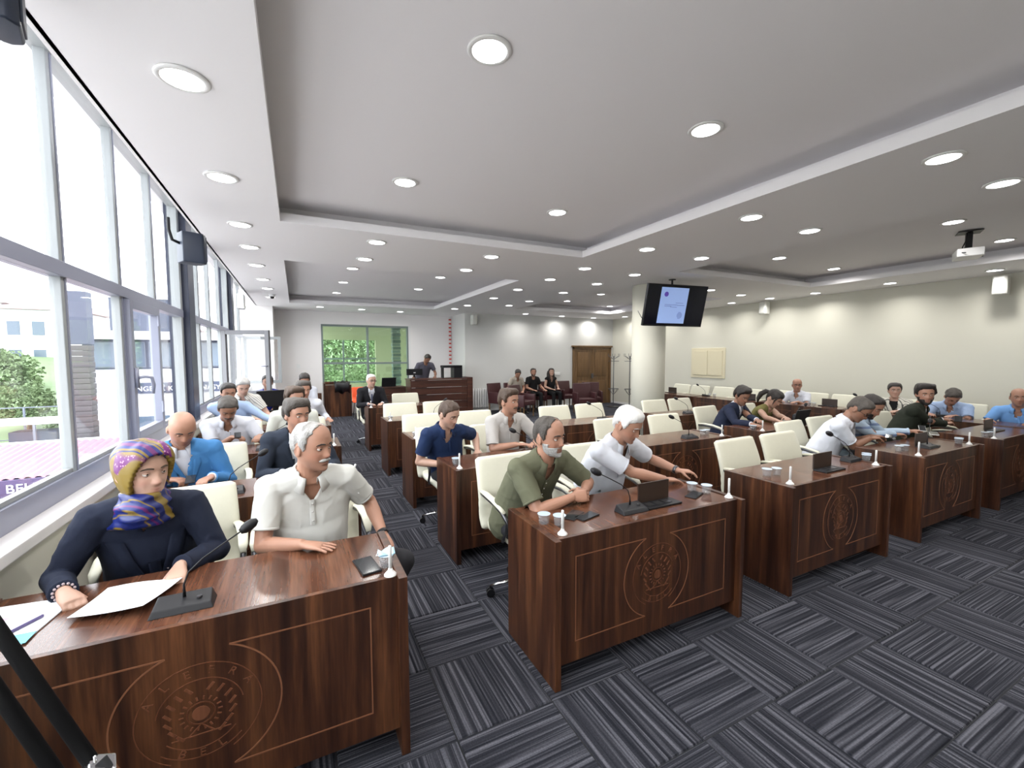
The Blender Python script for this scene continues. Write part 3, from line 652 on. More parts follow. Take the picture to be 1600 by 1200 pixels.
for q, (x0, y0, x1, y1, m) in enumerate(((-.05, -.16, .10, -.09, 'aqua'), (-.10, .0, -.02, .06, 'pink'), (.02, .03, .09, .07, 'beige'))): part('printed_block', MB().box((x0, y0, .0045), (x1, y1, .0052)), M[m], o)
t = thing('mobile_phone', (-.93, 2.06, TZ+.0056), 'white phone in a violet case lying on the brochure', 'phone', None, -.55)
M['violet'] = mat('violet_case', (.10, .08, .20), .3); part('case', MB().box((-.045, -.085, 0), (.045, .085, .011)), M['violet'], t, bev=.004); part('screen', MB().box((-.040, -.08, .0108), (.040, .08, .0118)), M['paper'], t)
# face mask tucked in the cup
t = thing('face_mask', (.335, 1.955, TZ+.0575), 'pale blue paper mask folded on top of the water cup', 'mask')
fm_ = MB(); rings = []
for k in range(5): rings.append([(-.035+.07*a/6, (k-2)*.014+.004*math.sin(a*2+k), .006+.01*math.sin(a*1.1+k*.9)+.008*(k == 2)) for a in range(7)]+[(.035-.07*a/6, (k-2)*.014, .001) for a in range(7)])
M['mask'] = mat('pale_blue_tissue', (.40, .62, .74), .7); fm_.loft(rings); part('tissue', fm_, M['mask'], t, smooth=True)
part('ear_loop', MB().tube([(-.03, .02, .006), (-.045, .0, -.004), (-.03, -.02, .006)], .0012, 6), M['white'], t)
# laptop typed on by the ponytail woman
def laptop(x, y, z, rz, lb):
    t = thing('laptop', (x, y, z), lb, 'laptop', None, rz)
    part('keyboard_deck', MB().box((-.17, -.12, 0), (.17, .12, .016)), M['black'], t, bev=.003); part('keys', MB().box((-.15, -.05, .016), (.15, .09, .0185)), M['dkchrome'], t)
    s = part('display', MB().box((-.17, -.006, 0), (.17, .006, .22)), M['black'], t, bev=.003); s.location = (0, -.12, .012); s.rotation_euler = (.25, 0, 0)
    return t
laptop(5.95, 3.52, TZ, .05, 'black laptop under the hands of the ponytail woman')
t = thing('handbag', (6.33, 3.62, TZ), 'black handbag with handle beside the laptop', 'bag', None, .3)
part('bag_body', MB().box((-.13, -.06, 0), (.13, .06, .12)), M['black'], t, bev=.03, seg=3); part('handle', MB().tube([(-.08, 0, .11), (-.07, 0, .17), (0, 0, .20), (.07, 0, .17), (.08, 0, .11)], .007, 8), M['black'], t, smooth=True)
# ---------------------------------------------------------------- TELEVISION
t = thing('television', (5.8608, 5.4486, 2.5835), 'black flat television hung from the ceiling before the column', 'television')
W_, H_ = 1.23, .707
yw, pt, rl_ = -.13175, .2316, -.0097
nrm = Vector((math.sin(yw)*math.cos(pt), -math.cos(yw)*math.cos(pt), -math.sin(pt))); rr = Vector((math.cos(yw), math.sin(yw), 0)); uu = rr.cross(nrm)
if uu.z < 0: uu = -uu
t.matrix_world = Matrix(((rr.x, -nrm.x, uu.x, 5.8608), (rr.y, -nrm.y, uu.y, 5.4486), (rr.z, -nrm.z, uu.z, 2.5835), (0, 0, 0, 1)))
part('housing', MB().box((-W_/2, 0, -H_/2), (W_/2, .05, H_/2)), M['black'], t, bev=.006)
M['tvbase'] = mat('screen_dark', (.004, .005, .014), .12); sc = part('screen', MB().box((-W_/2+.02, -.002, -H_/2+.03), (W_/2-.02, .001, H_/2-.02)), M['tvbase'], t)
M['tvdoc'] = mat('screen_page', (.30, .42, .74), .3, emit=.42); M['tvink'] = mat('screen_ink', (.12, .15, .36), .4, emit=.25); M['tvlogo'] = mat('screen_logo', (.10, .06, .36), .4, emit=.4)
part('displayed_page', MB().box((-.345, -.004, -.30), (.215, -.0022, .305)), M['tvdoc'], sc)
part('page_emblem', MB().tube([(-.235, -.0045, .19), (-.235, -.0065, .19)], .042, 24).tube([(-.235, -.0066, .19), (-.235, -.0068, .19)], .02, 12), M['tvlogo'], sc)
tx = MB()
for (x0, x1, z) in ((-.02, .14, .045), (-.24, .02, .012), (.02, .17, .008), (-.24, -.10, -.012), (-.12, .02, -.026)): tx.box((x0, -.0055, z), (x1, -.0042, z+.007))
part('page_text', tx, M['tvink'], sc)
part('page_stamp', MB().tube([(.10, -.0045, -.16), (.10, -.0055, -.16)], .055, 20).box((.07, -.0065, -.22), (.12, -.0045, -.10)), mat('stamp_ink', (.20, .28, .55), .4, emit=.4), sc)
part('bracket', MB().box((-.12, .05, -.1), (.12, .09, .1)), M['black'], t)
t2_ = thing('ceiling_mount_pole', (5.88, 5.56, CEIL), 'thin black pole holding the television from the ceiling', 'pole')
part('pole', MB().cyl((0, 0), .016, -.40, 0, 12), M['black'], t2_); part('flange', MB().cyl((0, 0), .06, -.012, 0, 20), M['black'], t2_)
part('cable', MB().tube([(-.62, .02, -.72), (-.67, .03, -.66), (-.66, .1, -.58), (-.60, .18, -.55)], .006, 6), M['black'], t2_)
# ---------------------------------------------------------------- SPEAKERS, PROJECTOR, CAMERA
def speaker(loc, rz, lb, m, tilt=0, s=1.0, arm=True, aup=.12):
    t = thing('wall_speaker', loc, lb, 'speaker', None, rz)
    v = []
    for z in (-.13, .13):
        for (x, y) in ((-.085, -.07), (-.06, -.10), (.06, -.10), (.085, -.07), (.07, .08), (-.07, .08)): v.append((x*s*(1-.06*(z > 0)), y*s, z*s))
    f = [(5, 4, 3, 2, 1, 0), (6, 7, 8, 9, 10, 11)]+[(i, (i+1) % 6, 6+(i+1) % 6, 6+i) for i in range(6)]
    b = part('cabinet', MB().add(v, f), m, t, bev=.012*s, seg=3)
    part('grille', MB().box((-.055*s, -.106*s, -.11*s), (.055*s, -.099*s, .11*s)), m, b, bev=.003)
    if arm: part('bracket', MB().tube([(0, .07*s, .03*s), (0, .13*s, .05*s), (0, .15*s, .13*s), (0, .15*s, .13*s+aup)], .013*s, 8), M['black'], t, smooth=True)
    return t
M['bluespk'] = mat('dark_blue_plastic', (.016, .024, .045), .45); M['greyspk'] = mat('offwhite_plastic', (.62, .62, .58), .45)
speaker((-.80, 4.70, 2.68), PI/2+.5, 'black box speaker hung on the first dark window post', M['bluespk'], s=1.0, aup=.1)
speaker((-.865, 2.02, 2.915), PI/2+.3, 'black box speaker cut by the top left corner', M['bluespk'], s=1.0, arm=False)
part('bracket', MB().tube([(0, .08, 0), (0, .16, .02), (0, .2, .1)], .013, 8), M['black'], bpy.data.objects['wall_speaker.001'])
speaker((10.18, 6.72, 2.87), -PI/2, 'white box speaker high on the right wall, farther one', M['greyspk'], s=1.1, aup=.0)
speaker((10.16, 2.78, 2.84), -PI/2, 'white box speaker high on the right wall, nearer one', M['greyspk'], s=1.1, aup=.0)
speaker((4.88, 12.42, 2.83), 0, 'white box speaker high at the left end of the grey wall', M['greyspk'], s=1.1, aup=.0)
t = thing('air_conditioner', (-.98, 10.3, 2.84), 'white wall unit on the second dark window post', 'air conditioner')  # white speaker box with a narrow grille low on its front
part('casing', MB().box((-.05, -.12, -.15), (.08, .14, .15)), M['white'], t, bev=.02, seg=3); part('louvre', MB().box((.08, -.1, -.12), (.086, .12, -.08)), M['greyspk'], t)
t = thing('dome_camera', (-.42, 10.55, CEIL), 'small white dome camera at the end of the window lights', 'camera')
part('mount', MB().lathe([(.06, 0), (.06, -.03), (.05, -.05)], 20), M['white'], t, smooth=True); part('dome', MB().ell((0, 0, -.055), (.045, .045, .04)), M['black'], t, smooth=True)
t = thing('projector', (7.50, 2.36, 2.98), 'white projector on a black ceiling mount', 'projector', None, .45)
part('casing', MB().box((-.17, -.12, -.05), (.17, .12, .05)), M['white'], t, bev=.015, seg=3); part('lens', MB().tube([(.11, -.10, 0), (.11, -.15, 0)], .032, 18), M['black'], t)
part('vent', MB().box((-.10, -.1225, -.025), (.02, -.119, .025)), M['dkchrome'], t)
part('mount_arm', MB().box((-.03, -.03, .05), (.03, .03, .26)), M['black'], t); part('mount_plate', MB().box((-.11, -.11, .258), (.11, .11, .268)), M['black'], t)
part('cable', MB().tube([(-.08, .02, .26), (-.10, .03, .17), (-.06, .06, .08), (-.16, .08, .0), (-.21, .05, -.01)], .006, 6), M['black'], t)
# beige cupboard door on the right wall
t = thing('wall_cabinet', (XR, 8.47, 1.52), 'beige two-leaf hatch set in the right wall', 'wall cabinet')
part('frame', MB().box((-.02, -.56, -.42), (0, .56, .42)), M['beige'], t, bev=.004)
for a, b in ((-.48, -.02), (.0, .48)): part('hatch_leaf', MB().box((-.035, a, -.34), (-.018, b, .34)), M['beige'], t, bev=.003)
# coat racks
def coatrack(x, y, lb):
    t = thing('coat_rack', (x, y, 0), lb, 'coat rack', 'coat racks')
    part('pole', MB().cyl((0, 0), .014, .03, 1.72, 12), M['dkchrome'], t)
    part('foot', MB().lathe([(.20, 0), (.20, .02), (.02, .04)], 24), M['dkchrome'], t)
    for z in (1.55, .62): part('ring', MB().tube([(.17*math.cos(a*PI/8), .17*math.sin(a*PI/8), z) for a in range(16)], .008, 6, closed=True), M['dkchrome'], t)
    for k in range(6):
        a = k*PI/3; c, s_ = math.cos(a), math.sin(a)
        part('hook', MB().tube([(0, 0, 1.60), (c*.12, s_*.12, 1.68), (c*.20, s_*.20, 1.72), (c*.20, s_*.20, 1.80)], .007, 6), M['dkchrome'], t)
        part('strut', MB().tube([(0, 0, .42), (c*.10, s_*.10, .52), (c*.17, s_*.17, .62)], .006, 6), M['dkchrome'], t)
    return t
coatrack(9.55, 11.5, 'dark metal coat rack with hooks, left of the column'); coatrack(9.85, 11.05, 'second coat rack half hidden by the column')
# radiator
t = thing('radiator', (5.12, YG-.07, 0), 'white ribbed radiator on the grey wall beside the podium', 'radiator')
for k in range(9): part('rib', MB().box((-.34+k*.08, -.04, .12), (-.285+k*.08, .04, .72)), M['white'], t, bev=.012)
part('pipe', MB().box((-.36, -.012, .15), (.40, .012, .18)).box((-.36, -.012, .66), (.40, .012, .69)), M['white'], t)
# brown armchairs along the grey wall
def armchair0():
    t = thing('brown_armchair', (0, 0, 0), 'a', 'armchair')
    part('seat', MB().box((-.25, -.27, .34), (.25, .22, .47)), M['brownleather'], t, bev=.03, seg=3)
    b = MB(); b.add([(-.27, .18, .40), (.27, .18, .40), (.27, .27, .40), (-.27, .27, .40), (-.27, .26, .90), (.27, .26, .90), (.27, .34, .89), (-.27, .34, .89)], [(3, 2, 1, 0), (4, 5, 6, 7), (0, 1, 5, 4), (1, 2, 6, 5), (2, 3, 7, 6), (3, 0, 4, 7)])
    part('backrest', b, M['brownleather'], t, bev=.025, seg=3)
    for sx in (-1, 1):
        part('armrest', MB().box((min(sx*.25, sx*.31), -.26, .30), (max(sx*.25, sx*.31), .22, .64)), M['brownleather'], t, bev=.02, seg=3)
        for y in (-.22, .22): part('leg', MB().tube([(sx*.25, y, 0), (sx*.25, y, .32)], [.016, .024], 8), M['doorwood'], t)
    return t
ac0 = armchair0(); first = True
for x, y, rz, lb in ((5.55, 11.95, .35, 'turned, nearest the radiator'), (6.05, 11.9, 0, 'under the man in beige shirt'), (6.75, 12.0, 0, 'under the man dressed in black'), (7.35, 12.0, 0, 'under the long-haired woman in black'), (7.95, 11.9, 0, 'empty, right of the long-haired woman'),
                     (8.2, 10.9, -.5, 'empty, turned, in front of the door'), (7.7, 10.6, -.3, 'empty, nearest the room, left of the door'), (5.75, 10.9, .5, 'empty, in front of the man in beige')):
    if first: a = ac0; a.location = (x, y, 0); a.rotation_euler = (0, 0, rz); a['label'] = 'dark brown leather armchair '+lb; first = False
    else: a = copytree(ac0, (x, y, 0), rz, 'dark brown leather armchair '+lb)
    a['group'] = 'brown leather armchairs'
# podium of horizontal planks
t = thing('podium_desk', (3.70, 12.0, 0), 'dark plank-fronted raised desk under the standing man', 'desk')
for k in range(5): part('plank', MB().box((-.88, .0, .03+k*.205), (.88, .05, .225+k*.205)), M['wooddark'], t, bev=.003)
part('top', MB().box((-.9, -.02, 1.055), (.9, .62, 1.09)), M['wooddark'], t, bev=.003); part('side_panel', MB().box((.84, .05, 0), (.88, .6, 1.055)), M['wooddark'], t); part('side_panel', MB().box((-.88, .05, 0), (-.84, .6, 1.055)), M['wooddark'], t)
part('end_post', MB().box((.80, -.03, 0), (.96, .5, 1.11)), M['wooddark'], t, bev=.004)
t = thing('low_desk', (2.35, 12.5, 0), 'dark plank-fronted lower desk left of the podium', 'desk')
for k in range(4): part('plank', MB().box((-.62, 0, .03+k*.20), (.45, .05, .225+k*.20)), M['wooddark'], t, bev=.003)
part('top', MB().box((-.64, -.02, .83), (.45, .6, .86)), M['wooddark'], t, bev=.003)
# cabinet with coat, orange chair
t = thing('low_cabinet', (1.02, 13.25, 0), 'brown walnut cabinet below the green window', 'cabinet')
part('body', MB().box((-.32, 0, 0), (.38, .45, .92)), M['wood'], t, bev=.003); part('side_wing', MB().box((-.36, -.03, 0), (-.32, .45, .98)), M['wood'], t); part('back_board', MB().box((-.32, .40, .92), (.38, .44, 1.0)), M['wood'], t)
t = thing('draped_coat', (1.15, 13.35, .92), 'black coat thrown over the walnut cabinet', 'coat')
rings = []
for k in range(9):
    x = -.20+k*.05; rings.append([(x, -.14-.02*math.sin(k*1.7), -.22+.05*math.sin(k*1.3)), (x, -.155, -.05), (x, -.13, .05+.03*math.sin(k)), (x, .02, .09+.03*math.cos(k*1.4)), (x, .16, .05), (x, .17, .0015), (x, -.10, .0015), (x, -.125, -.05), (x, -.12, -.2)])
part('cloth', MB().loft(rings), M['black'], t, smooth=True)
t = thing('orange_chair', (1.62, 13.0, 0), 'orange plastic shell chair beside the cabinet', 'chair')
obj('shell', shell_mesh('shell', [(-.22, .44), (-.05, .43), (.12, .44), (.19, .52), (.22, .68), (.26, .84)], .22, .014, M['orange']), t)
for sx in (-1, 1):
    for y in (-.17, .17): part('leg', MB().tube([(sx*.20, y*1.2, 0), (sx*.14, y, .43)], .011, 8), M['chrome'], t)
# computer gear on the podium and on low desk
def monitor(x, y, z, rz, lb, w=.5, h=.32):
    t = thing('monitor', (x, y, z), lb, 'monitor', None, rz)
    part('housing', MB().box((-w/2, -.02, .10), (w/2, .02, .10+h)), M['black'], t, bev=.005); part('stand', MB().box((-.03, .0, .01), (.03, .03, .14)).box((-.11, -.07, 0), (.11, .09, .012)), M['black'], t)
    part('logo', MB().box((-.03, -.0215, .16), (.03, -.02, .18)), M['white'], t); return t
monitor(3.02, 12.35, 1.09, 0, 'black monitor seen from behind, left of the standing man', .46, .18)
t = thing('printer', (4.20, 12.30, 1.09), 'black boxy device at the right end of the podium', 'printer')
part('body', MB().box((-.06, -.16, 0), (.20, .16, .34)), M['black'], t, bev=.008); part('top', MB().box((-.38, -.16, .30), (.2, .16, .37)), M['black'], t, bev=.008); part('side', MB().box((-.38, -.1, 0), (-.35, .1, .31)), M['black'], t)
t = thing('laptop', (2.35, 12.8, .86), 'black open laptop on the low desk', 'laptop', None, PI)
part('keyboard_deck', MB().box((-.2, -.13, 0), (.2, .13, .015)), M['black'], t); s = part('display', MB().box((-.2, -.006, 0), (.2, .006, .26)), M['black'], t); s.location = (0, .13, .015); s.rotation_euler = (-.3, 0, 0)
# cream chair pushed to the low desk, white seat shells by the far desk
# red and white striped cord up the far corner (garland)
t = thing('flag_garland', (4.60, 13.86, 1.35), 'vertical red and white garland in the far corner', 'garland')
M['red'] = mat('red_cloth', (.55, .05, .04), .7)
for k in range(26): part('pennant', MB().box((-.04, -.008, k*.065), (.04, .008, k*.065+.045)), M['red'] if k % 2 == 0 else M['white'], t)
# desk and dark monitor on the last desk by the windows
t = thing('monitor', (-.35, 8.55, TZ), 'dark screen on the last desk by the windows', 'monitor', None, .4)
part('housing', MB().box((-.3, -.02, .08), (.3, .02, .36)), M['black'], t, bev=.005); part('stand', MB().box((-.04, 0, 0), (.04, .03, .1)).box((-.12, -.06, 0), (.12, .08, .012)), M['black'], t)
M['bluesign'] = mat('blue_box', (.03, .04, .30), .4)
t = tag(obj('blue_box', MB().box((-.14, -.06, 0), (.14, .06, .14)).mesh('blue_box', M['bluesign']), None, (.02, 8.55, TZ)), 'small blue box on the last desk by the windows', 'box'); bevel(t.data, .005)
for n, (x, y, lb) in enumerate(((-.62, 9.0, 'under the man in blue in the last row'), (.12, 8.95, 'behind the last desk, aisle side'))):
    c = thing('wooden_armchair', (x, y, 0), 'dark red-brown panelled armchair '+lb, 'armchair', 'last row armchairs')
    part('seat', MB().box((-.27, -.25, .36), (.27, .25, .46)), M['brownleather'], c, bev=.02); part('backrest', MB().box((-.3, .25, .3), (.3, .32, 1.02)), M['wood'], c, bev=.01)
    for sx in (-1, 1): part('armrest', MB().box((min(sx*.27, sx*.32), -.25, 0), (max(sx*.27, sx*.32), .25, .66)), M['wood'], c, bev=.008)
# ---------------------------------------------------------------- TRIPOD close to the camera
M['matte'] = mat('matte_black_metal', (.006, .006, .007), .65, spec=.2)
t = thing('camera_tripod', (-.62, 1.08, 0), 'black tripod legs cutting the lower left corner, close up', 'tripod')
def seg(a, b, r, m, nm, par=None, n=14):
    a = Vector(a)-Vector((-.62, 1.08, 0)); b = Vector(b)-Vector((-.62, 1.08, 0)); return part(nm, MB().tube([a, b], r, n), m, par or t, smooth=True)
A = Vector((-.374, .829, 1.345)); Bp = Vector((-.2755, .768, 1.18)); d = (Bp-A)/(Bp-A).length
top = A-d*.62; seg(top, A+d*.205, .0088, M['matte'], 'leg')
A2 = Vector((-.383, .828, 1.269)); d2 = d
seg(A2-d2*.60, A2+d2*.165, .0092, M['matte'], 'leg_brace')
clamp = Vector((-.263, .762, 1.176))
o = part('clamp', MB().box((-.016, -.014, -.03), (.016, .014, .012)), M['chrome'], t, bev=.003); o.location = clamp-Vector((-.62, 1.08, 0))+Vector((-.002, 0, -.012)); o.rotation_euler = (.2, .55, .4)
seg(clamp+Vector((-.003, -.003, -.03)), clamp+Vector((-.003, -.003, .012)), .0016, M['chrome'], 'clamp_screw')
seg(clamp, clamp+d*.75, .009, M['matte'], 'lower_leg')
part('head', MB().lathe([(.03, 0), (.045, .02), (.045, .07), (.025, .1)], 18, c=tuple(top-Vector((-.62, 1.08, 0)))), M['matte'], t, smooth=True)
seg(top, Vector((-1.05, 1.35, 0)), .0145, M['matte'], 'leg'); seg(top, Vector((-.9, 1.55, .03)), .0145, M['matte'], 'leg')
# ---------------------------------------------------------------- OUTSIDE
def mo(nm, c, r=.8): M[nm] = mat(nm, c, r)
mo('concrete_white', (.62, .62, .64)); mo('dark_cladding', (.07, .08, .115)); mo('stone_tower', (.075, .07, .075)); mo('red_roof', (.36, .13, .17), .5); mo('ground', (.42, .40, .38)); mo('sign_navy', (.05, .06, .10)); mo('grass_green', (.14, .20, .10)); mo('fence_grey', (.15, .17, .21)); mo('roof_tile', (.22, .15, .14))
struct(box('ground_outside', (-220, -30, -4.2), (150, 260, -4.0), M['ground']))
t = thing('municipal_building', (-5.5, 28, -4), 'white two-storey building with dark glazed band outside', 'building')
def P(nm, a, b, m, par=None, bev=0): return part(nm, MB().box((a[0]+5.5, a[1]-28, a[2]+4), (b[0]+5.5, b[1]-28, b[2]+4)), M[m], par or t, bev=bev)
P('wall', (-9.3, 28, -4), (-2.4, 34, 1.1), 'concrete_white'); P('upper_wall', (-9.3, 28.15, 1.1), (-2.4, 34, 2.6), 'dark_cladding'); P('roof_slab', (-9.7, 27.4, 2.6), (-2.2, 34.5, 3.0), 'concrete_white')
mo('win_blue', (.08, .11, .15), .15)
for k in range(6):
    x = -8.9+k*1.08; wn = P('window', (x, 28.06, 1.2), (x+.95, 28.12, 2.5), 'fence_grey'); P('pane', (x+.05, 28.03, 1.25), (x+.9, 28.055, 2.45), 'win_blue', wn) if 0 else None
    part('pane', MB().box((x+5.55, .03, 5.25), (x+6.4, .055, 6.45)), M['win_blue'], wn)
sg = P('sign_board', (-7.9, 27.85, -.12), (-2.4, 27.95, .42), 'sign_navy')
textmesh('ENGELLİ KOORDİNASYON MERKEZİ', .34, .01, M['paper'], 'LEFT', 'sign_lettering', sg, (-1.95, -.16, 4.0), (PI/2, 0, 0), 1.02)
for k in range(2): P('door', (-7.3+k*2.0, 27.93, -4), (-6.0+k*2.0, 27.99, -1.3), 'win_blue')
t = thing('grey_block', (-8.5, 38, -4), 'dark grey cubic block behind the white building', 'building')
part('wall', MB().box((-2.6, 0, 0), (.8, 6, 9.7)), M['dark_cladding'], t); part('roof_edge', MB().box((-2.7, -.1, 9.7), (.9, 6.1, 9.9)), M['concrete_white'], t)
t = thing('stone_tower', (-7.85, 23.5, -4), 'tall narrow stone-clad tower outside the window', 'tower')
for k in range(28): part('stone_course', MB().box((-.36+random.uniform(-.015, .015), -.3, k*.222), (.36+random.uniform(-.015, .015), .3, k*.222+.21)), M['stone_tower'], t, bev=.01)
part('metal_head', MB().box((-.38, -.3, 6.25), (.38, .3, 8.35)), M['dark_cladding'], t)
t = thing('red_roof_shed', (-7, 20, -4), 'low shed with red corrugated roof outside the window', 'shed')
rf = MB(); x = -9.0
while x < 5.5:
    a = .09
    rf.add([(x, -1.75, 2.02), (x+a, -1.75, 2.08), (x+.15, -1.75, 2.08), (x+.15+a, -1.75, 2.02), (x, 2.5, 2.47), (x+a, 2.5, 2.53), (x+.15, 2.5, 2.53), (x+.15+a, 2.5, 2.47)], [(0, 1, 5, 4), (1, 2, 6, 5), (2, 3, 7, 6)]); x += .24
part('corrugated_roof', rf, M['red_roof'], t, kind='stuff'); part('wall', MB().box((-9, -1.6, 0), (5.5, 2.4, 1.95)), M['concrete_white'], t)
part('ridge_cap', MB().box((-9, 2.42, 2.46), (5.5, 2.6, 2.56)), M['concrete_white'], t)
fs = part('sign_board', MB().box((-9, -1.86, 1.52), (5.5, -1.78, 2.04)), mat('sign_violet', (.07, .04, .10), .6), t)
textmesh('BELEDİYESİ', .36, .01, M['paper'], 'LEFT', 'sign_lettering', fs, (-.92, -1.88, 1.66), (PI/2, 0, 0), 1.05)
t = thing('parked_car', (-8.2, 17.2, -4), 'white parked car below the red roof sign', 'car', None, 0)
body = MB(); rings = []
for (y, zb, zt, w) in ((-2.0, .35, .60, .70), (-1.9, .25, .75, .80), (-1.0, .22, .88, .86), (-.6, .22, .95, .86), (.0, .2, .98, .87), (1.2, .22, .98, .87), (1.9, .25, .92, .82), (2.05, .4, .75, .74)):
    rings.append([(-w, y, zb), (w, y, zb), (w*1.02, y, (zb+zt)/2), (w*.94, y, zt), (-w*.94, y, zt), (-w*1.02, y, (zb+zt)/2)])
part('body', body.loft(rings), M['white'], t, smooth=True)
part('cabin', MB().loft([[(-.78, -.75, .93), (.78, -.75, .93), (.75, -.72, .95), (-.75, -.72, .95)], [(-.74, -.1, .95), (.74, -.1, .95), (.62, -.1, 1.42), (-.62, -.1, 1.42)], [(-.74, 1.0, .95), (.74, 1.0, .95), (.62, 1.0, 1.42), (-.62, 1.0, 1.42)], [(-.72, 1.7, .93), (.72, 1.7, .93), (.70, 1.68, .95), (-.70, 1.68, .95)]]), M['phone'], t)
for sx in (-1, 1):
    for y in (-1.3, 1.3): part('wheel', MB().tube([(sx*.68, y, .32), (sx*.88, y, .32)], .32, 20), M['black'], t)
def house(x, y, w, d, h, lb, nx, nz, roof=True):
    t = thing('apartment_house', (x, y, -4), lb, 'building')
    part('wall', MB().box((0, 0, 0), (w, d, h)), M['concrete_white'], t)
    if roof: part('roof', MB().add([(-.5, -.5, h), (w+.5, -.5, h), (w+.5, d+.5, h), (-.5, d+.5, h), (w*.3, d/2, h+1.8), (w*.7, d/2, h+1.8)], [(0, 1, 5, 4), (2, 3, 4, 5), (1, 2, 5), (3, 0, 4), (3, 2, 1, 0)]), M['roof_tile'], t)
    for i in range(nx):
        for k in range(nz):
            a = w*(i+.25)/nx; part('window', MB().box((a, -.06, h-2.6-k*2.9), (a+w/nx*.5, .02, h-1.2-k*2.9)), M['win_blue'], t)
house(-34, 66, 6, 10, 11.5, 'pale apartment house highest on the far slope', 4, 3); house(-26.5, 62, 5.5, 9, 10.6, 'apartment house with balconies, right of the first', 3, 3); house(-44, 70, 8, 10, 12.5, 'apartment house at the far left outside', 4, 3); house(-19, 75, 6, 8, 9.5, 'small house right of the others on the slope', 3, 2)
struct(part('trim_10', MB().add([(-70, 40, -4.05), (-12, 40, -4.05), (-12, 62, 1.2), (-70, 62, 4.0), (-70, 61.9, -4.1), (-12, 61.9, -4.1)], [(0, 1, 2, 3), (0, 3, 4), (1, 5, 2)]), M['grass_green'], label='grassy slope behind the street'))
def tree(x, y, z, r, h, lb, grp, cat='tree', n=700, nm='leafy_tree', lf=.6):
    t = thing(nm, (x, y, z), lb, cat, grp)
    part('trunk', MB().tube([(0, 0, 0), (.1*r, 0, h*.35), (.05*r, .1*r, h*.7)], [.09*r+.04, .06*r+.03, .02], 8), mat('bark', (.10, .07, .05), .9), t)
    m = MB(); rr_ = random.Random(int(x*10+y))
    for k in range(n):
        a = rr_.uniform(0, 2*PI); ph = math.acos(rr_.uniform(-.6, 1)); q = r*(.55+.5*rr_.random())
        c = Vector((q*math.sin(ph)*math.cos(a), q*math.sin(ph)*math.sin(a), h*.62+q*.9*math.cos(ph)))
        s_ = r*.16*lf*rr_.uniform(.6, 1.5); e1 = Vector((rr_.uniform(-1, 1), rr_.uniform(-1, 1), rr_.uniform(-1, 1))).normalized(); e2 = e1.orthogonal().normalized()
        for (u, v) in ((1, 0), (0, 1)):
            f1 = e1*s_; f2 = (e2*u+e1.cross(e2)*v)*s_; m.add([c-f1, c+f2*.7, c+f1, c-f2*.7], [(0, 1, 2, 3)])
    part('crown', m, M['leaf'], t, kind='stuff')
for k, (x, y, r, h, lb) in enumerate(((-22.5, 52, 2.6, 6.5, 'round green tree on the slope, right of the houses'), (-29, 55, 3, 7, 'round green tree on the slope below the apartment houses'), (-17, 42, 1.8, 3.5, 'low bush behind the fence, left one'), (-12.2, 36, 1.6, 2.6, 'low bush behind the fence beside the tower'), (-11.5, 48, 2.2, 5.5, 'tree just left of the stone tower'))): tree(x, y, -4, r, h, lb, None, n=1400, lf=.4)
t = thing('garden_fence', (-12, 33, -4), 'grey mesh fence on the street outside', 'fence')
for k in range(9): part('post', MB().box((-9+k*1.5, -.04, 0), (-8.92+k*1.5, .04, 3.0)), M['fence_grey'], t)
for z in (.3, 1.2, 2.1, 2.95): part('rail', MB().box((-9, -.02, z), (3.1, .02, z+.05)), M['fence_grey'], t)
t = thing('picnic_shelter', (-13, 30, -4), 'flat roofed shelter on thin posts beyond the red roof', 'shelter')
part('roof', MB().box((-3, 0, 2.35), (3.2, 2.4, 2.48)), M['concrete_white'], t)
for x in (-2.9, -1, 1, 3.0): part('post', MB().box((x, .05, 0), (x+.1, .15, 2.35)), M['fence_grey'], t)
part('bench_table', MB().box((-.2, .8, .9), (1.6, 1.8, 1.9)), M['dark_cladding'], t)
# beyond the green window: loggia ceiling, patterned pillar, hillside
struct(box('trim_11', (.2, YF+.6, 0), (6.5, YF+2.6, .02), M['concrete_white'], label='floor of the loggia beyond the green window'))
struct(box('trim_12', (.2, YF+.3, 2.78), (6.5, YF+5.0, 2.9), M['concrete_white'], label='ceiling of the loggia beyond the green window'))
struct(part('trim_13', MB().box((2.62, YF+2.64, 0), (6.5, YF+2.8, 2.8)).box((-1, YF+2.64, 2.32), (2.62, YF+2.8, 2.8)).box((-1, YF+2.64, -.1), (2.62, YF+2.8, .75)), mat('loggia_wall', (.42, .42, .28), .8), label='yellowish loggia wall beyond the green window'))
lf2 = struct(part('window_5', MB().box((.2, YF+2.62, 1.62), (2.62, YF+2.68, 1.68)).box((.2, YF+2.62, .78), (2.62, YF+2.68, .84)).box((1.50, YF+2.62, .78), (1.54, YF+2.68, 2.32)), M['greyframe'])); lf2['label'] = 'outer frame of the loggia glazing'
t = thing('patterned_pillar', (3.07, YF+1.2, 0), 'dark patterned pillar seen through the green window', 'pillar')
for k in range(24): part('mosaic_course', MB().box((-.14+.015*(k % 2), -.12, k*.115), (.14-.015*((k+1) % 2), .12, k*.115+.10)), mat('mosaic_dark', (.10, .13, .13), .5) if k % 2 else M['greyframe'], t)
for k, (x, y, r, h, lb) in enumerate(((3.0, 23, 1.7, 4.5, 'bright green tree centred in the green window'), (6.6, 25, 2.0, 5.5, 'bright green tree at the right of the green window'), (.2, 26.5, 2.0, 5.0, 'bright green tree at the left of the green window'), (3.2, 35, 4.0, 7.5, 'large far tree filling the green window'), (11.5, 36, 4.2, 8, 'second far tree behind the green window'))): tree(x, y, -3, r, h, lb, None, n=3200, lf=.24)
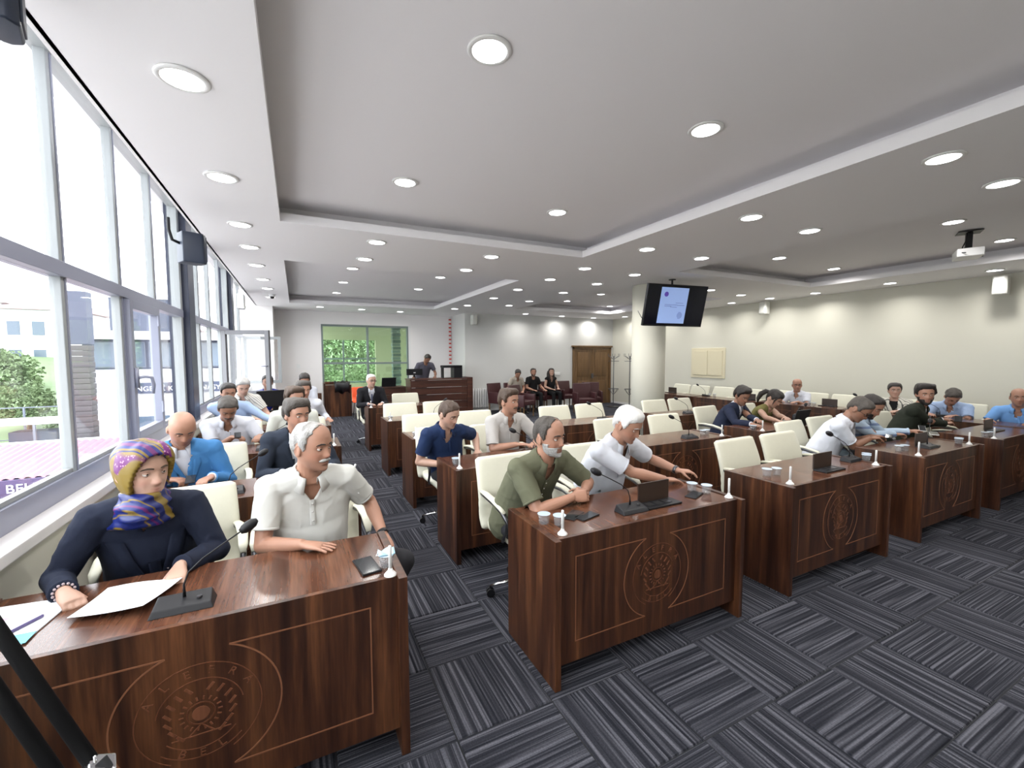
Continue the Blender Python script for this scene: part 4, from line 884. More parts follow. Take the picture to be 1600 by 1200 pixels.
struct(part('trim_14', MB().add([(-9, 30, -4), (25, 30, -4), (25, 60, 5), (-9, 60, 5), (-9, 61, -4), (25, 61, -4)], [(0, 1, 2, 3), (3, 2, 5, 4), (0, 3, 4), (1, 5, 2)]), M['grass_green'], label='green hillside beyond the far window'))
# ---------------------------------------------------------------- PEOPLE
def skinmat(name, col):
    m, N, L, B = newmat(name); at = N.new('ShaderNodeAttribute'); at.attribute_name = 'tint'
    mx = N.new('ShaderNodeMixRGB'); mx.blend_type = 'MULTIPLY'; mx.inputs[0].default_value = 1; mx.inputs[1].default_value = (*col, 1)
    L.new(at.outputs['Color'], mx.inputs[2]); L.new(mx.outputs[0], B.inputs['Base Color']); B.inputs['Roughness'].default_value = .48
    B.inputs['Subsurface Weight'].default_value = .0
    tc = N.new('ShaderNodeTexCoord'); n = N.new('ShaderNodeTexNoise'); n.inputs['Scale'].default_value = 160; b = N.new('ShaderNodeBump'); b.inputs['Strength'].default_value = .10; b.inputs['Distance'].default_value = .004
    L.new(tc.outputs['Object'], n.inputs['Vector']); L.new(n.outputs['Fac'], b.inputs['Height']); L.new(b.outputs[0], B.inputs['Normal']); return m
for nm, c in (('skin', (.38, .198, .132)), ('skinlight', (.47, .285, .21)), ('skintan', (.27, .135, .085))): M[nm] = skinmat(nm, c); M[nm+'_lid'] = mat(nm+'_eyelid', tuple(x*.86 for x in c), .5)
def cloth(nm, c, rough=.85): M[nm] = mat(nm, c, rough, bump=.25, bscale=500, spec=.25); return M[nm]
for nm, c in dict(navy_blouse=(.010, .014, .030), white_polo=(.58, .58, .55), blue_jacket=(.055, .19, .42), white_shirt=(.60, .62, .68), dark_suit=(.022, .029, .045), pale_shirt=(.58, .59, .53), pale_blue_shirt=(.33, .43, .62), navy_polo=(.011, .025, .075), grey_shirt=(.50, .48, .46), olive_polo=(.115, .118, .075),
                  black_suit=(.012, .012, .015), grey_tee=(.075, .072, .095), beige_shirt=(.34, .30, .25), black_cloth=(.010, .010, .011), navy_suit=(.012, .017, .038), olive_blouse=(.17, .155, .055), sky_shirt=(.17, .36, .70), dark_green=(.022, .026, .018), royal_tee=(.01, .02, .22), trousers=(.022, .022, .026), tie_grey=(.10, .11, .17), red_inner=(.35, .05, .05)).items(): cloth(nm, c)
def stripemat(name, c1, c2, axis, sc, lo=.4, hi=.5, c3=None):
    m, N, L, B = newmat(name); tc = N.new('ShaderNodeTexCoord'); w = N.new('ShaderNodeTexWave'); w.bands_direction = axis; w.inputs['Scale'].default_value = sc; w.inputs['Distortion'].default_value = .5
    r = N.new('ShaderNodeMapRange'); r.inputs[1].default_value = lo; r.inputs[2].default_value = hi; mx = N.new('ShaderNodeMixRGB'); mx.inputs[1].default_value = (*c1, 1); mx.inputs[2].default_value = (*c2, 1)
    L.new(tc.outputs['Object'], w.inputs[0]); L.new(w.outputs['Fac'], r.inputs[0]); L.new(r.outputs[0], mx.inputs[0]); L.new(mx.outputs[0], B.inputs['Base Color']); B.inputs['Roughness'].default_value = .8; return m
M['striped_blue'] = stripemat('striped_blue_shirt', (.42, .53, .66), (.16, .22, .38), 'Z', 3.2, .80, .86)
M['striped_jacket'] = stripemat('striped_jacket', (.66, .64, .56), (.10, .10, .09), 'X', 13, .78, .9)
M['patterned_shirt'] = stripemat('patterned_shirt', (.62, .60, .55), (.25, .24, .22), 'DIAGONAL', 14, .7, .9)
def scarfmat(nm='patterned_headscarf', mg0=.56, pos=(.46, .56, .74, .95)):
    m, N, L, B = newmat(nm); tc = N.new('ShaderNodeTexCoord')
    n = N.new('ShaderNodeTexNoise'); n.inputs['Scale'].default_value = 5.0; n.inputs['Detail'].default_value = 0; n.inputs['Distortion'].default_value = 1.2; L.new(tc.outputs['Object'], n.inputs['Vector'])
    w = N.new('ShaderNodeTexWave'); w.bands_direction = 'DIAGONAL'; w.inputs['Scale'].default_value = 2.3; w.inputs['Distortion'].default_value = 5.5; w.inputs['Detail'].default_value = 0; w.inputs['Detail Scale'].default_value = .8; L.new(tc.outputs['Object'], w.inputs['Vector'])
    cr = N.new('ShaderNodeValToRGB'); cr.color_ramp.interpolation = 'CONSTANT'; e = cr.color_ramp.elements
    e[0].position = 0; e[0].color = (.19, .125, .016, 1); e[1].position = pos[0]; e[1].color = (.004, .012, .12, 1)
    for p, c in ((pos[1], (.17, .11, .018, 1)), (pos[2], (.005, .015, .14, 1)), (pos[3], (.11, .008, .11, 1))): k = e.new(p); k.color = c
    L.new(w.outputs['Fac'], cr.inputs[0])
    v = N.new('ShaderNodeTexVoronoi'); v.inputs['Scale'].default_value = 75; L.new(tc.outputs['Object'], v.inputs['Vector'])
    r = N.new('ShaderNodeMapRange'); r.inputs[1].default_value = .35; r.inputs[2].default_value = .25; L.new(v.outputs['Distance'], r.inputs[0])
    r2_ = N.new('ShaderNodeMapRange'); r2_.inputs[1].default_value = mg0; r2_.inputs[2].default_value = mg0+.03; L.new(n.outputs['Fac'], r2_.inputs[0])
    mg = N.new('ShaderNodeMixRGB'); mg.inputs[1].default_value = (.12, .008, .13, 1); mg.inputs[2].default_value = (.5, .25, .38, 1); L.new(r.outputs[0], mg.inputs[0])
    mx = N.new('ShaderNodeMixRGB'); L.new(r2_.outputs[0], mx.inputs[0]); L.new(cr.outputs[0], mx.inputs[1]); L.new(mg.outputs[0], mx.inputs[2]); L.new(mx.outputs[0], B.inputs['Base Color'])
    B.inputs['Roughness'].default_value = .42; return m
M['scarf'] = scarfmat(); M['scarfblue'] = scarfmat('blue_scarf_end', .64, (.16, .80, .88, .99))
tmpn = [0]
DEC = .42
TSC = bpy.data.scenes.new('work')
def remesh(mb, vox, smooth=3, fac=.5):
    me = mb.mesh('t', []); o = bpy.data.objects.new('t', me); TSC.collection.objects.link(o)
    r = o.modifiers.new('r', 'REMESH'); r.mode = 'VOXEL'; r.voxel_size = vox; r.use_smooth_shade = True; dec = True
    if smooth: s = o.modifiers.new('s', 'SMOOTH'); s.factor = fac; s.iterations = smooth
    dm = o.modifiers.new('d', 'DECIMATE'); dm.ratio = DEC
    dg = TSC.view_layers[0].depsgraph if False else None
    with bpy.context.temp_override(scene=TSC, view_layer=TSC.view_layers[0]):
        TSC.view_layers[0].update(); dg = bpy.context.evaluated_depsgraph_get()
    out = bpy.data.meshes.new_from_object(o.evaluated_get(dg)); bpy.data.objects.remove(o)
    for p in out.polygons: p.use_smooth = True
    return out
def thicken(bm, th):
    bm.normal_update(); bm.verts.index_update(); V = list(bm.verts); FS = list(bm.faces); BE = [e for e in bm.edges if len(e.link_faces) == 1]
    nv = [bm.verts.new(v.co-v.normal*th) for v in V]
    idx = {v: i for i, v in enumerate(V)}
    be = []
    for e in BE:
        l = e.link_loops[0]; be.append((idx[l.vert], idx[l.link_loop_next.vert]))
    def nf(q):
        try: bm.faces.new(q)
        except ValueError: pass
    for f in FS: nf([nv[idx[v]] for v in reversed(f.verts)])
    for a, b in be: nf((V[b], V[a], nv[a], nv[b]))
PROF = [(-.121, .008, .070, -.045), (-.118, .020, .076, -.030), (-.110, .034, .082, -.005), (-.098, .045, .084, .020), (-.082, .054, .084, .046), (-.062, .062, .084, .068), (-.040, .068, .085, .084), (-.018, .072, .086, .093),
        (.006, .0745, .088, .098), (.030, .0755, .090, .100), (.055, .074, .087, .097), (.075, .069, .079, .089), (.092, .060, .066, .076), (.104, .047, .050, .058), (.112, .032, .032, .038), (.116, .012, .010, .014)]
def prof(z):
    if z <= PROF[0][0]: return PROF[0][1:]
    for a, b in zip(PROF[:-1], PROF[1:]):
        if z <= b[0]:
            t = (z-a[0])/(b[0]-a[0]); return tuple(a[i]*(1-t)+b[i]*t for i in (1, 2, 3))
    return PROF[-1][1:]
def G(x, m, s): return math.exp(-((x-m)/s)**2)
def headpt(a, z, feat=True, jaw=1.0, wide=1.0):
    """a=0 front; local x right, y forward, z up from eye level"""
    w, f, b = prof(z); w *= wide
    if z < -.03: w *= 1+(jaw-1)*min(1, (-.03-z)/.05)
    ca, sa = math.cos(a), math.sin(a)
    x = w*math.copysign(abs(sa)**.88, sa); y = (f if ca > 0 else b)*math.copysign(abs(ca)**.88, ca)
    if feat and ca > 0:
        ax = abs(x)
        y += .024*G(x, 0, .0105+.004*(z < -.02))*(G(z, -.036, .014) if z < -.036 else max(0, 1-(z+.036)/.045)**1.0*1.0 if z < .009 else 0)*(1.0)
        y += .006*G(ax, .011, .007)*G(z, -.040, .008)
        y += .005*G(z, .020, .010)*G(ax, .028, .022)
        y -= .012*G(ax, .031, .013)*G(z, .0, .011)
        y += .004*G(ax, .040, .018)*G(z, -.030, .016)
        y += .007*G(x, 0, .020)*(G(z, -.066, .0045)+1.05*G(z, -.077, .005)); y -= .004*G(x, 0, .022)*G(z, -.0715, .0022)
        y -= .003*G(x, 0, .02)*G(z, -.088, .005); y += .006*G(x, 0, .016)*G(z, -.104, .011)
        y -= .003*G(ax, .030, .006)*G(z, -.058, .014)
    return Vector((x, y, z))
def smst(a, b, x):
    t = max(0, min(1, (x-a)/(b-a))); return t*t*(3-2*t)
def person(name, hc, fyaw=0, fpitch=0, froll=0, byaw=0, hip=None, LH=None, RH=None, top='polo', tm='white_polo', skin='skin', hair='short', hm='hair_dark', hs=1.0, vox=.009, belly=.02, sw=.178, beard=None, mous=None, brow='hair_dark',
           lhd=None, rhd=None, lcurl=.35, rcurl=.35, label='', elb=None, relb=None, inner=None, tie=None, glasses=False, stand=False, jaw=1.0, legs=True, legfwd=.42, seatz=.56, trous='trousers', look=0, woman=False, lpn=None, rpn=None, wrinkle=.004, eyes=True, sleeve=None, thick=1.0, shoulderdrop=.0, headscale=1.06, hold=None, kd=0.0, kr=0.0):
    hc = Vector(hc); near = vox < .006; H = Vector
    bf = H((math.sin(byaw), -math.cos(byaw), 0)); br = H((-bf.y, bf.x, 0)); up = H((0, 0, 1))    # br: to the image right when facing us
    hf = H((math.sin(fyaw)*math.cos(fpitch), -math.cos(fyaw)*math.cos(fpitch), -math.sin(fpitch))); hr = H((math.cos(fyaw), math.sin(fyaw), 0)); hu = hr.cross(hf); hu = -hu if hu.z < 0 else hu
    q = Matrix.Rotation(froll, 3, hf); hr = q @ hr; hu = q @ hu
    def hw(p): return hc+(hr*p[0]+hf*p[1]+hu*p[2])*headscale
    zt = seatz if not stand else .95
    if hip is None: hip = (hc.x, hc.y+.12)
    P = H((hip[0], hip[1], zt))
    um = (hu+up*.6).normalized()
    nb = hc-um*.146*headscale-(hf*.35+bf*.65).normalized()*.045
    if woman: pass
    base = (hip[0], hip[1], 0)
    spine = (nb-P); SL = spine.length; sd = spine.normalized(); S = nb-sd*.022
    tf = (bf-sd*bf.dot(sd)).normalized(); trt = br
    # torso profile with forward bow
    bow = .03
    def ctr(t): return P+(S-P)*t - tf*bow*math.sin(PI*min(1, max(0, t)))*1.0
    TP = [(-.20, .150, .100, .115), (0, .168*thick, .120+belly*.6, .115), (.2, .170*thick, .125+belly, .108), (.42, .168*thick, .118+belly, .104), (.62, .172*thick, .115+belly*.4, .108), (.80, .176*thick, .108, .110), (.92, .150, .090, .098), (1.0, .095, .070, .080), (1.06, .062, .060, .062)]
    if woman: TP = [(a, b*.88, c+(.025 if a in (.62,) else 0), d*.92) for a, b, c, d in TP]
    def tpr(t):
        for a, b in zip(TP[:-1], TP[1:]):
            if t <= b[0]:
                k = max(0, (t-a[0])/(b[0]-a[0])); k = k*k*(3-2*k)*.5+k*.5; return [a[i]*(1-k)+b[i]*k for i in (1, 2, 3)]
        return list(TP[-1][1:])
    def tring(t, off, n=28):
        w, f, b = tpr(t); c = ctr(t); r = []
        for j in range(n):
            a = 2*PI*j/n; ca, sa = math.cos(a), math.sin(a)
            r.append(c+trt*(w+off)*math.copysign(abs(sa)**.9, sa)+tf*((f if ca > 0 else b)+off)*math.copysign(abs(ca)**.9, ca))
        return r
    def onchest(x, t, off):
        w, f, b = tpr(t); k = math.sqrt(max(0, 1-(x/(w+off))**2)); return ctr(t)+trt*x+tf*(f+off)*k**.9
    J = {}; E_ = {}; Wr = {}
    L1, L2 = (.285, .255) if not woman else (.262, .235)
    tgt = {-1: LH, 1: RH}
    if LH is None: tgt[-1] = tuple(P+bf*.30-br*.12+up*.08)
    if RH is None: tgt[1] = tuple(P+bf*.30+br*.12+up*.08)
    for s in (-1, 1):
        J[s] = S+trt*s*(sw-.02)-sd*(.036+shoulderdrop)
        W_ = H(tgt[s]); dv = W_-J[s]; d = dv.length
        if d > (L1+L2)*.985: W_ = J[s]+dv*((L1+L2)*.985/d); d = (L1+L2)*.985
        dn = (W_-J[s]).normalized(); a = (L1*L1-L2*L2+d*d)/(2*d); h = math.sqrt(max(0, L1*L1-a*a))
        hint = H((elb if s < 0 else relb)) if (elb if s < 0 else relb) else (-up*1.0+br*s*.55-bf*.25)
        hp = (hint-dn*hint.dot(dn)).normalized(); E_[s] = J[s]+dn*a+hp*h; Wr[s] = W_
    B = MB()
    # head
    n1, n2 = (72, 64) if near else (40, 36)
    rings = []
    for i in range(n2+1):
        z = -.121+.237*(i/n2); rings.append([hw(headpt(2*PI*j/n1, z, True, jaw)) for j in range(n1)])
    B.loft(rings)
    for s in (-1, 1):
        mm = Matrix((hr, hf, hu)).transposed() @ Matrix.Rotation(s*-.35, 3, 'Z') @ Matrix.Rotation(.12, 3, 'X')
        B.ell(hw((s*.077, -.012, -.012)), (.007*headscale, .017*headscale, .030*headscale), mm, 12, 8)
        B.tube([hw((s*(.080+.004*math.sin(k)), -.012-.017*math.sin(k+.0), -.012+.027*math.cos(k))) for k in [i*.45 for i in range(8)]], .0042, 6)
    nk = .060 if not woman else .050
    B.tube([nb-sd*.06, nb-sd*.0, hc-hu*.075-hf*.018, hc-hu*.03-hf*.012], [nk*1.15, nk*1.03, nk, nk*.9], 18)
    B.loft([tring(t, -.012 if t < 1 else 0, 24) for t in (-.15, 0, .15, .3, .45, .6, .72, .82, .9, .96, 1.0, 1.05)])
    B.tube([S-trt*(sw-.01)-sd*.045, S-trt*.07-sd*.012, S+trt*.07-sd*.012, S+trt*(sw-.01)-sd*.045], [.042, .052, .052, .042], 14)
    th = .92 if woman else 1.0
    for s in (-1, 1):
        B.tube([nb+sd*.015+trt*s*.015, nb.lerp(J[s], .5)+sd*.006, J[s]], [.042, .040, .036], 12)
        j, e, w = J[s], E_[s], Wr[s]
        B.tube([j, j.lerp(e, .2), j.lerp(e, .45), j.lerp(e, .75), e], [.040*th, .045*th, .049*th, .044*th, .039*th], 14); B.ell(e, (.040*th,)*3)
        B.tube([e, e.lerp(w, .3), e.lerp(w, .7), w], [.039*th, .042*th, .033*th, .026*th], 14)
        # hand
        d = (w-e).normalized(); hdir = (lhd if s < 0 else rhd)
        hd_ = H(hdir).normalized() if hdir else H((d.x, d.y, min(0, d.z)*.25)).normalized()
        pn = (lpn if s < 0 else rpn); n_ = H(pn) if pn else H((0, 0, -1)); n_ = (n_-hd_*n_.dot(hd_)).normalized()
        sdv = hd_.cross(n_).normalized()
        med = (H((hip[0], hip[1], 0))+bf*.3-w); med = sdv if sdv.dot(br*-s) > 0 else -sdv
        cl_ = lcurl if s < 0 else rcurl; hs_ = .92 if woman else 1.0
        palm = []
        for u, ww, tt in ((-.012, .024, .020), (.012, .031, .017), (.045, .039, .0150), (.078, .041, .0135), (.092, .036, .010)):
            c = w+hd_*u*hs_; palm.append([c+sdv*ww*hs_*math.copysign(abs(math.cos(2*PI*k/14))**.8, math.cos(2*PI*k/14))+n_*tt*hs_*math.sin(2*PI*k/14) for k in range(14)])
        B.loft(palm)
        fr = max(.0078, vox*.86) if near else max(.0085, vox*.95)
        for k, (o_, ln) in enumerate(((.0315, .070), (.0105, .078), (-.0105, .074), (-.0305, .058))):
            p = w+hd_*.080*hs_+med*o_*hs_; ang = 0; pts = [w+hd_*.05*hs_+med*o_*.9*hs_, p]; sp_ = med*(o_*(.9 if cl_ < .6 else .0))
            for q_, (fl, cc) in enumerate(((.45, .55), (.31, 1.0), (.24, .7))):
                ang += cl_*cc*(1+.12*(k-1.5)*.4); p = p+(hd_*math.cos(ang)+n_*math.sin(ang))*ln*fl*hs_+sp_*fl*.35; pts.append(p)
            B.tube(pts, [fr*1.1, fr*1.08, fr, fr*.93, fr*.80], 10)
        tb = w+hd_*.018*hs_+med*.020*hs_; tmv = (hd_*.62+med*.70+n_*(.25+.5*min(1, cl_))).normalized(); tm2 = (hd_*.9+med*.15+n_*(.25+.8*min(1, cl_))).normalized()
        B.tube([tb, tb+tmv*.035*hs_, tb+tmv*.058*hs_, tb+tmv*.058*hs_+tm2*.032*hs_], [fr*1.5, fr*1.35, fr*1.12, fr*.9], 10)
    # legs
    K_, A_ = {}, {}
    for s in (-1, 1):
        hj = P+br*s*.09
        if stand: K_[s] = H((hj.x, hj.y, .50))+bf*.03; A_[s] = H((hj.x, hj.y, .09))-bf*.02
        else: K_[s] = hj+bf*legfwd+br*s*(.03+kd+(kr if s > 0 else 0))-up*.02; A_[s] = H((K_[s].x, K_[s].y, .09))+bf*.02-br*(kr*.8 if s > 0 else 0)
        if legs:
            B.tube([hj, K_[s]], [.072, .050], 12); B.tube([K_[s], K_[s].lerp(A_[s], .35), A_[s]], [.050, .050, .034], 12)
    me = remesh(B, vox, 2, .4)
    # tint
    ca_ = me.color_attributes.new('tint', 'FLOAT_COLOR', 'POINT'); buf = []
    ih = Matrix((hr, hf, hu))
    for v in me.vertices:
        l = ih @ (v.co-hc)/headscale; c = [1, 1, 1]
        if abs(l.x) < .09 and -.13 < l.z < .13 and abs(l.y) < .13:
            lip = G(l.x, 0, .024)**2*max(G(l.z, -.066, .006), G(l.z, -.077, .0065))*(l.y > .06)
            if lip > .2: k = min(1, lip*1.3); c = [1-.12*k, 1-.30*k, 1-.27*k]
            ck = G(abs(l.x), .045, .02)*G(l.z, -.035, .02)*(l.y > .02); c = [c[0], c[1]*(1-.12*ck), c[2]*(1-.12*ck)]
            if beard != 'none' and not woman:
                st = smst(-.045, -.07, l.z)*smst(.0, .03, l.y)*.22; c = [c[0]*(1-st), c[1]*(1-st*.9), c[2]*(1-st*.8)]
            ns = G(l.x, 0, .016)*G(l.z, -.04, .012)*(l.y > .085); c = [c[0], c[1]*(1-.14*ns), c[2]*(1-.14*ns)]
            es = G(abs(l.x), .031, .016)*G(l.z, -.004, .012)*(l.y > .05); c = [x_*(1-.18*es) for x_ in c]
        m_ = .96+.08*noise.noise(v.co*18); buf += [c[0]*m_, c[1]*m_, c[2]*m_, 1]
    ca_.data.foreach_set('color', buf)
    me.transform(Matrix.Translation(-H(base))); me.materials.append(M[skin])
    root = thing('person', base, label, 'person'); body = obj('body', me, root)
    def child(nm, mb_or_me, m, par=None, smooth=True, lb=None):
        if isinstance(mb_or_me, MB): me_ = mb_or_me.mesh(nm, m, smooth, base); fixn(me_)
        else:
            me_ = mb_or_me; me_.transform(Matrix.Translation(-H(base))); me_.materials.clear()
            for mm_ in (m if isinstance(m, list) else [m]): me_.materials.append(mm_)
        o = obj(nm, me_, par or root)
        if lb: o['label'] = lb
        return o
    # eyes
    if eyes:
        for s in (-1, 1):
            ey = MB(); c = hw((s*.031, .0702, .0005)); R3 = Matrix((hr, hf, hu)).transposed(); ey.ell(c, (.0122*headscale,)*3, R3, 16, 10, 0)
            gz = (hf*1+hr*.10*(1 if fyaw < .3 else .3)-hu*.10*(fpitch > .2)).normalized(); ey.ell(c+gz*.0078*headscale, (.0060*headscale, .0060*headscale, .0060*headscale), None, 12, 8, 1)
            eo = child('eye', ey, [M['eyewhite'], M['iris']])
            lid = MB(); lr = .0134*headscale; k0 = .25+min(.55, max(0, fpitch)*1.1); V_ = []; F_ = []
            for i in range(7):
                el = PI*.62-(PI*.62-(.03 if k0 < .5 else -.28))*i/6
                for j in range(11):
                    az = -1.25+2.5*j/10; V_.append(c+(hr*math.sin(az)*math.cos(el)+hf*math.cos(az)*math.cos(el)+hu*math.sin(el))*lr)
            for i in range(6):
                for j in range(10): F_.append((i*11+j, i*11+j+1, (i+1)*11+j+1, (i+1)*11+j))
            for i in range(4):
                el = -.62-.5*i/3
                for j in range(11):
                    az = -1.2+2.4*j/10; V_.append(c+(hr*math.sin(az)*math.cos(el)+hf*math.cos(az)*math.cos(el)+hu*math.sin(el))*lr)
            for i in range(3):
                for j in range(10): q0 = 77; F_.append((q0+i*11+j, q0+i*11+j+1, q0+(i+1)*11+j+1, q0+(i+1)*11+j))
            lid.add(V_, F_); child('eyelid', lid, M[skin+'_lid'], eo)
        for s in (-1, 1):
            mb = MB(); mb.tube([hw((s*x, headpt(math.asin(min(1, x/.075)), z, True).y+.0015, z)) for x, z in ((.013, .0200), (.022, .0228), (.033, .0238), (.044, .0205), (.050, .0160))], [.003, .0042, .0044, .0034, .0018], 8)
            child('eyebrow', mb, M[brow])
    def shell(fn, m, nm, amp=.002, fq=40, inner_=-.004, par=None, N1=72, N2=56, z0=-.121, z1=.116, feat=False, seed=0):
        if not near: N1, N2 = 48, 36
        V = []; I = []; Tn = []
        for i in range(N2+1):
            z = z0+(z1-z0)*i/N2
            for j in range(N1):
                a = 2*PI*j/N1; p = headpt(a, z, feat, jaw); nn = H((p.x/.075**2, p.y/.095**2, (p.z-.01)/.115**2)).normalized()
                t = fn(p, a if a <= PI else 2*PI-a); t *= 1-.5*smst(.100, .116, z); Tn.append(t)
                tt = t+(amp*noise.noise(H((p.x*fq, p.y*fq, p.z*fq*.6+seed))) if t > 0 else 0)
                V.append(p+nn*tt); I.append(p+nn*inner_)
        F = []; ed = {}
        o = len(V)
        for i in range(N2):
            for j in range(N1):
                qd = (i*N1+j, i*N1+(j+1) % N1, (i+1)*N1+(j+1) % N1, (i+1)*N1+j)
                if all(Tn[k] > 0 for k in qd):
                    F.append(qd); F.append(tuple(k+o for k in qd[::-1]))
                    for k in range(4):
                        e = (qd[k], qd[(k+1) % 4]); ed[e] = 1
        if all(Tn[(N2)*N1+j] > 0 for j in range(N1)): F.append(tuple(N2*N1+j for j in range(N1))); F.append(tuple(o+N2*N1+j for j in range(N1))[::-1]); [ed.pop(e, None) for e in list(ed) if e[0] >= N2*N1 and e[1] >= N2*N1]
        for (a, b) in list(ed):
            if (b, a) not in ed: F.append((b, a, a+o, b+o))
        mb = MB(); used_ = sorted({k for f in F for k in f}); mp = {k: n for n, k in enumerate(used_)}; AL = V+I
        mb.add([hw(AL[k]) for k in used_], [tuple(mp[k] for k in f) for f in F]); return child(nm, mb, m, par)
    def hairline(a, front, temple=.048, side=-.012, backz=-.07):
        d = math.degrees(a)
        if d < 28: return front
        if d < 62: return front+(temple-front)*smst(28, 62, d)
        if d < 78: return temple+(side-temple)*smst(62, 78, d)
        if d < 92: return side
        if d < 112: return side+(.022-side)*smst(92, 102, d)*(1-smst(102, 112, d))+(0)*d
        return side+(backz-side)*smst(112, 150, d)
    if hair in ('short', 'receding', 'thick'):
        fr_ = {'short': .070, 'receding': .094, 'thick': .064}[hair]; tmx = {'short': .013, 'receding': .010, 'thick': .024}[hair]*hs
        def fn(p, a):
            hl = hairline(a, fr_, .062 if hair == 'receding' else .048); d = p.z-hl
            if hair == 'receding' and p.z > .085 and p.y > .0: return .0025 if p.y < .05 else 0
            return 0 if d < 0 else .0025+(tmx-.0025)*smst(0, .03, d)*(1+.5*smst(.06, .11, p.z)*(hair == 'thick'))
        shell(fn, M[hm], 'hair', .0075*hs, 34)
    elif hair == 'fringe':      # bald on top
        def fn(p, a):
            hl = hairline(a, .2, .2); dd = math.degrees(a)
            if dd < 72 or p.z > .055: return 0
            return .0035 if p.z > hl else 0
        shell(fn, M[hm], 'hair', .001)
    elif hair in ('long', 'ponytail', 'bob'):
        def fn(p, a):
            hl = hairline(a, .058, .030, -.05 if hair == 'long' else -.01, -.11); return 0 if p.z < hl else .006+.008*smst(0, .03, p.z-hl)
        ho = shell(fn, M[hm], 'hair', .004)
        mb = MB()
        if hair == 'long':
            for s in (-1, 1):
                for k in range(5):
                    x0 = s*(.060+.008*k); y0 = .015-.03*k; ptsl = [hw((x0*.9, y0, .05)), hw((x0*1.12, y0-.005, -.03)), hw((x0*1.15, y0, -.10)), hw((x0*1.2, y0+.02, -.17)), hw((x0*1.25, y0+.02, -.235+.015*k))]; mb.tube(ptsl, [.014, .020, .021, .018, .006], 8)
            mb.tube([hw((0, -.07, .03)), hw((0, -.10, -.06)), hw((0, -.11, -.17)), hw((0, -.10, -.24))], [.04, .065, .06, .02], 12)
        elif hair == 'ponytail':
            mb.tube([hw((0, -.09, .03)), hw((-.02, -.14, .01)), hw((-.035, -.165, -.06)), hw((-.04, -.15, -.14)), hw((-.04, -.12, -.19))], [.022, .036, .038, .028, .008], 12)
            for s in (-1, 1): mb.tube([hw((s*.066, .055, .065)), hw((s*.078, .05, .0)), hw((s*.070, .06, -.06))], [.010, .011, .003], 8)
        else:
            mb.tube([hw((0, -.09, -.02)), hw((0, -.11, -.08)), hw((0, -.10, -.12))], [.05, .045, .02], 12)
        if mb.v: child('hair_lock', mb, M[hm], ho)
        if hair == 'ponytail':
            child('hairband', MB().tube([hw((.072*math.cos(t), .045-.01*math.sin(t), .045+.066*math.sin(t))) for t in [PI*i/12 for i in range(13)]], .0035, 6), M['white'], ho)
    if hair == 'scarf':
        def fn(p, a):
            xx = p.x/.060; zz = (p.z+.028)/.098
            if p.y > .0 and xx*xx+zz*zz < 1: return 0
            return .013+.006*smst(.3, 1.2, xx*xx+zz*zz)+.005*math.sin(a*3)
        so = shell(fn, M['scarf'], 'headscarf', .006, 22, -.002)
        mb = MB(); rings = []
        for k in range(15):
            t = k/14; z = -.085-.150*t; cc = hc+hu*z*headscale*.5+H((nb.x-hc.x, nb.y-hc.y, 0))*t*1.0+up*z*.5*headscale+bf*.010; r = []
            for j in range(40):
                a = 2*PI*j/40; fl = .0055*math.sin(a*3+k*.9)+.004*math.sin(a*7-k*1.5)+.009*math.sin(k*1.6)*max(0, math.cos(a)); rw = .076+.040*t**.8+fl; rf = .072+.058*math.sin(PI*min(1, t*1.05))**.8*max(0, math.cos(a))+.03*t+fl
                r.append(cc+br*rw*math.sin(a)+bf*rf*math.cos(a))
            rings.append(r)
        mb.loft(rings); child('scarf_wrap', mb, M['scarfblue'], so)
    # facial hair
    if mous:
        mb = MB(); y_ = lambda x: headpt(math.asin(min(1, abs(x)/.075)), -.056, True).y+.0030
        mb.tube([hw((x, y_(x)-.0018*abs(x)/.03, -.0565-abs(x)*.18)) for x in (-.034, -.024, -.012, 0, .012, .024, .034)], [.0026, .0078, .0092, .0072, .0092, .0078, .0026], 10); child('moustache', mb, M[mous])
    if beard and beard != 'none':
        bm_, bt = beard
        def fb(p, a):
            if p.y < -.005 or p.z > -.028: return 0
            ax = abs(p.x)
            if ax < .045 and p.z > -.052-.0*ax: return 0
            if ax < .022 and -.083 < p.z < -.058: return 0
            if p.z > -.050 and ax < .060: return 0
            return bt
        shell(fb, M[bm_], 'beard', .0012, 60, -.003, feat=True)
    if glasses:
        mb = MB()
        for s in (-1, 1):
            mb.tube([hw((s*.032+.021*math.cos(t), .094-.002*abs(math.cos(t)), .001+.014*math.sin(t))) for t in [2*PI*i/16 for i in range(16)]], .0019, 6, closed=True)
            mb.tube([hw((s*.053, .090, .004)), hw((s*.072, .06, .004)), hw((s*.080, -.005, .0)), hw((s*.080, -.025, -.012))], .0018, 6)
        mb.tube([hw((-.011, .095, .004)), hw((0, .098, .006)), hw((.011, .095, .004))], .0018, 6); child('glasses', mb, M['black'])
    # ---- clothing
    T = MB(); off = .010 if top != 'jacket' else .020
    T.loft([tring(t, off) for t in (-.16, -.02, .12, .25, .38, .5, .6, .7, .8, .88, .94, .99)]+[tring(1.03, off*.6)])
    so_ = .060 if top != 'jacket' else .066; so_ *= (.9 if woman else 1.0)
    T.tube([S-trt*(sw-.015)-sd*.05, S-trt*.07-sd*.012, S+trt*.07-sd*.012, S+trt*(sw-.015)-sd*.05], [so_+.006, so_+.012, so_+.012, so_+.006], 16)
    long_ = top in ('shirt', 'jacket', 'blouse')
    ends = {}
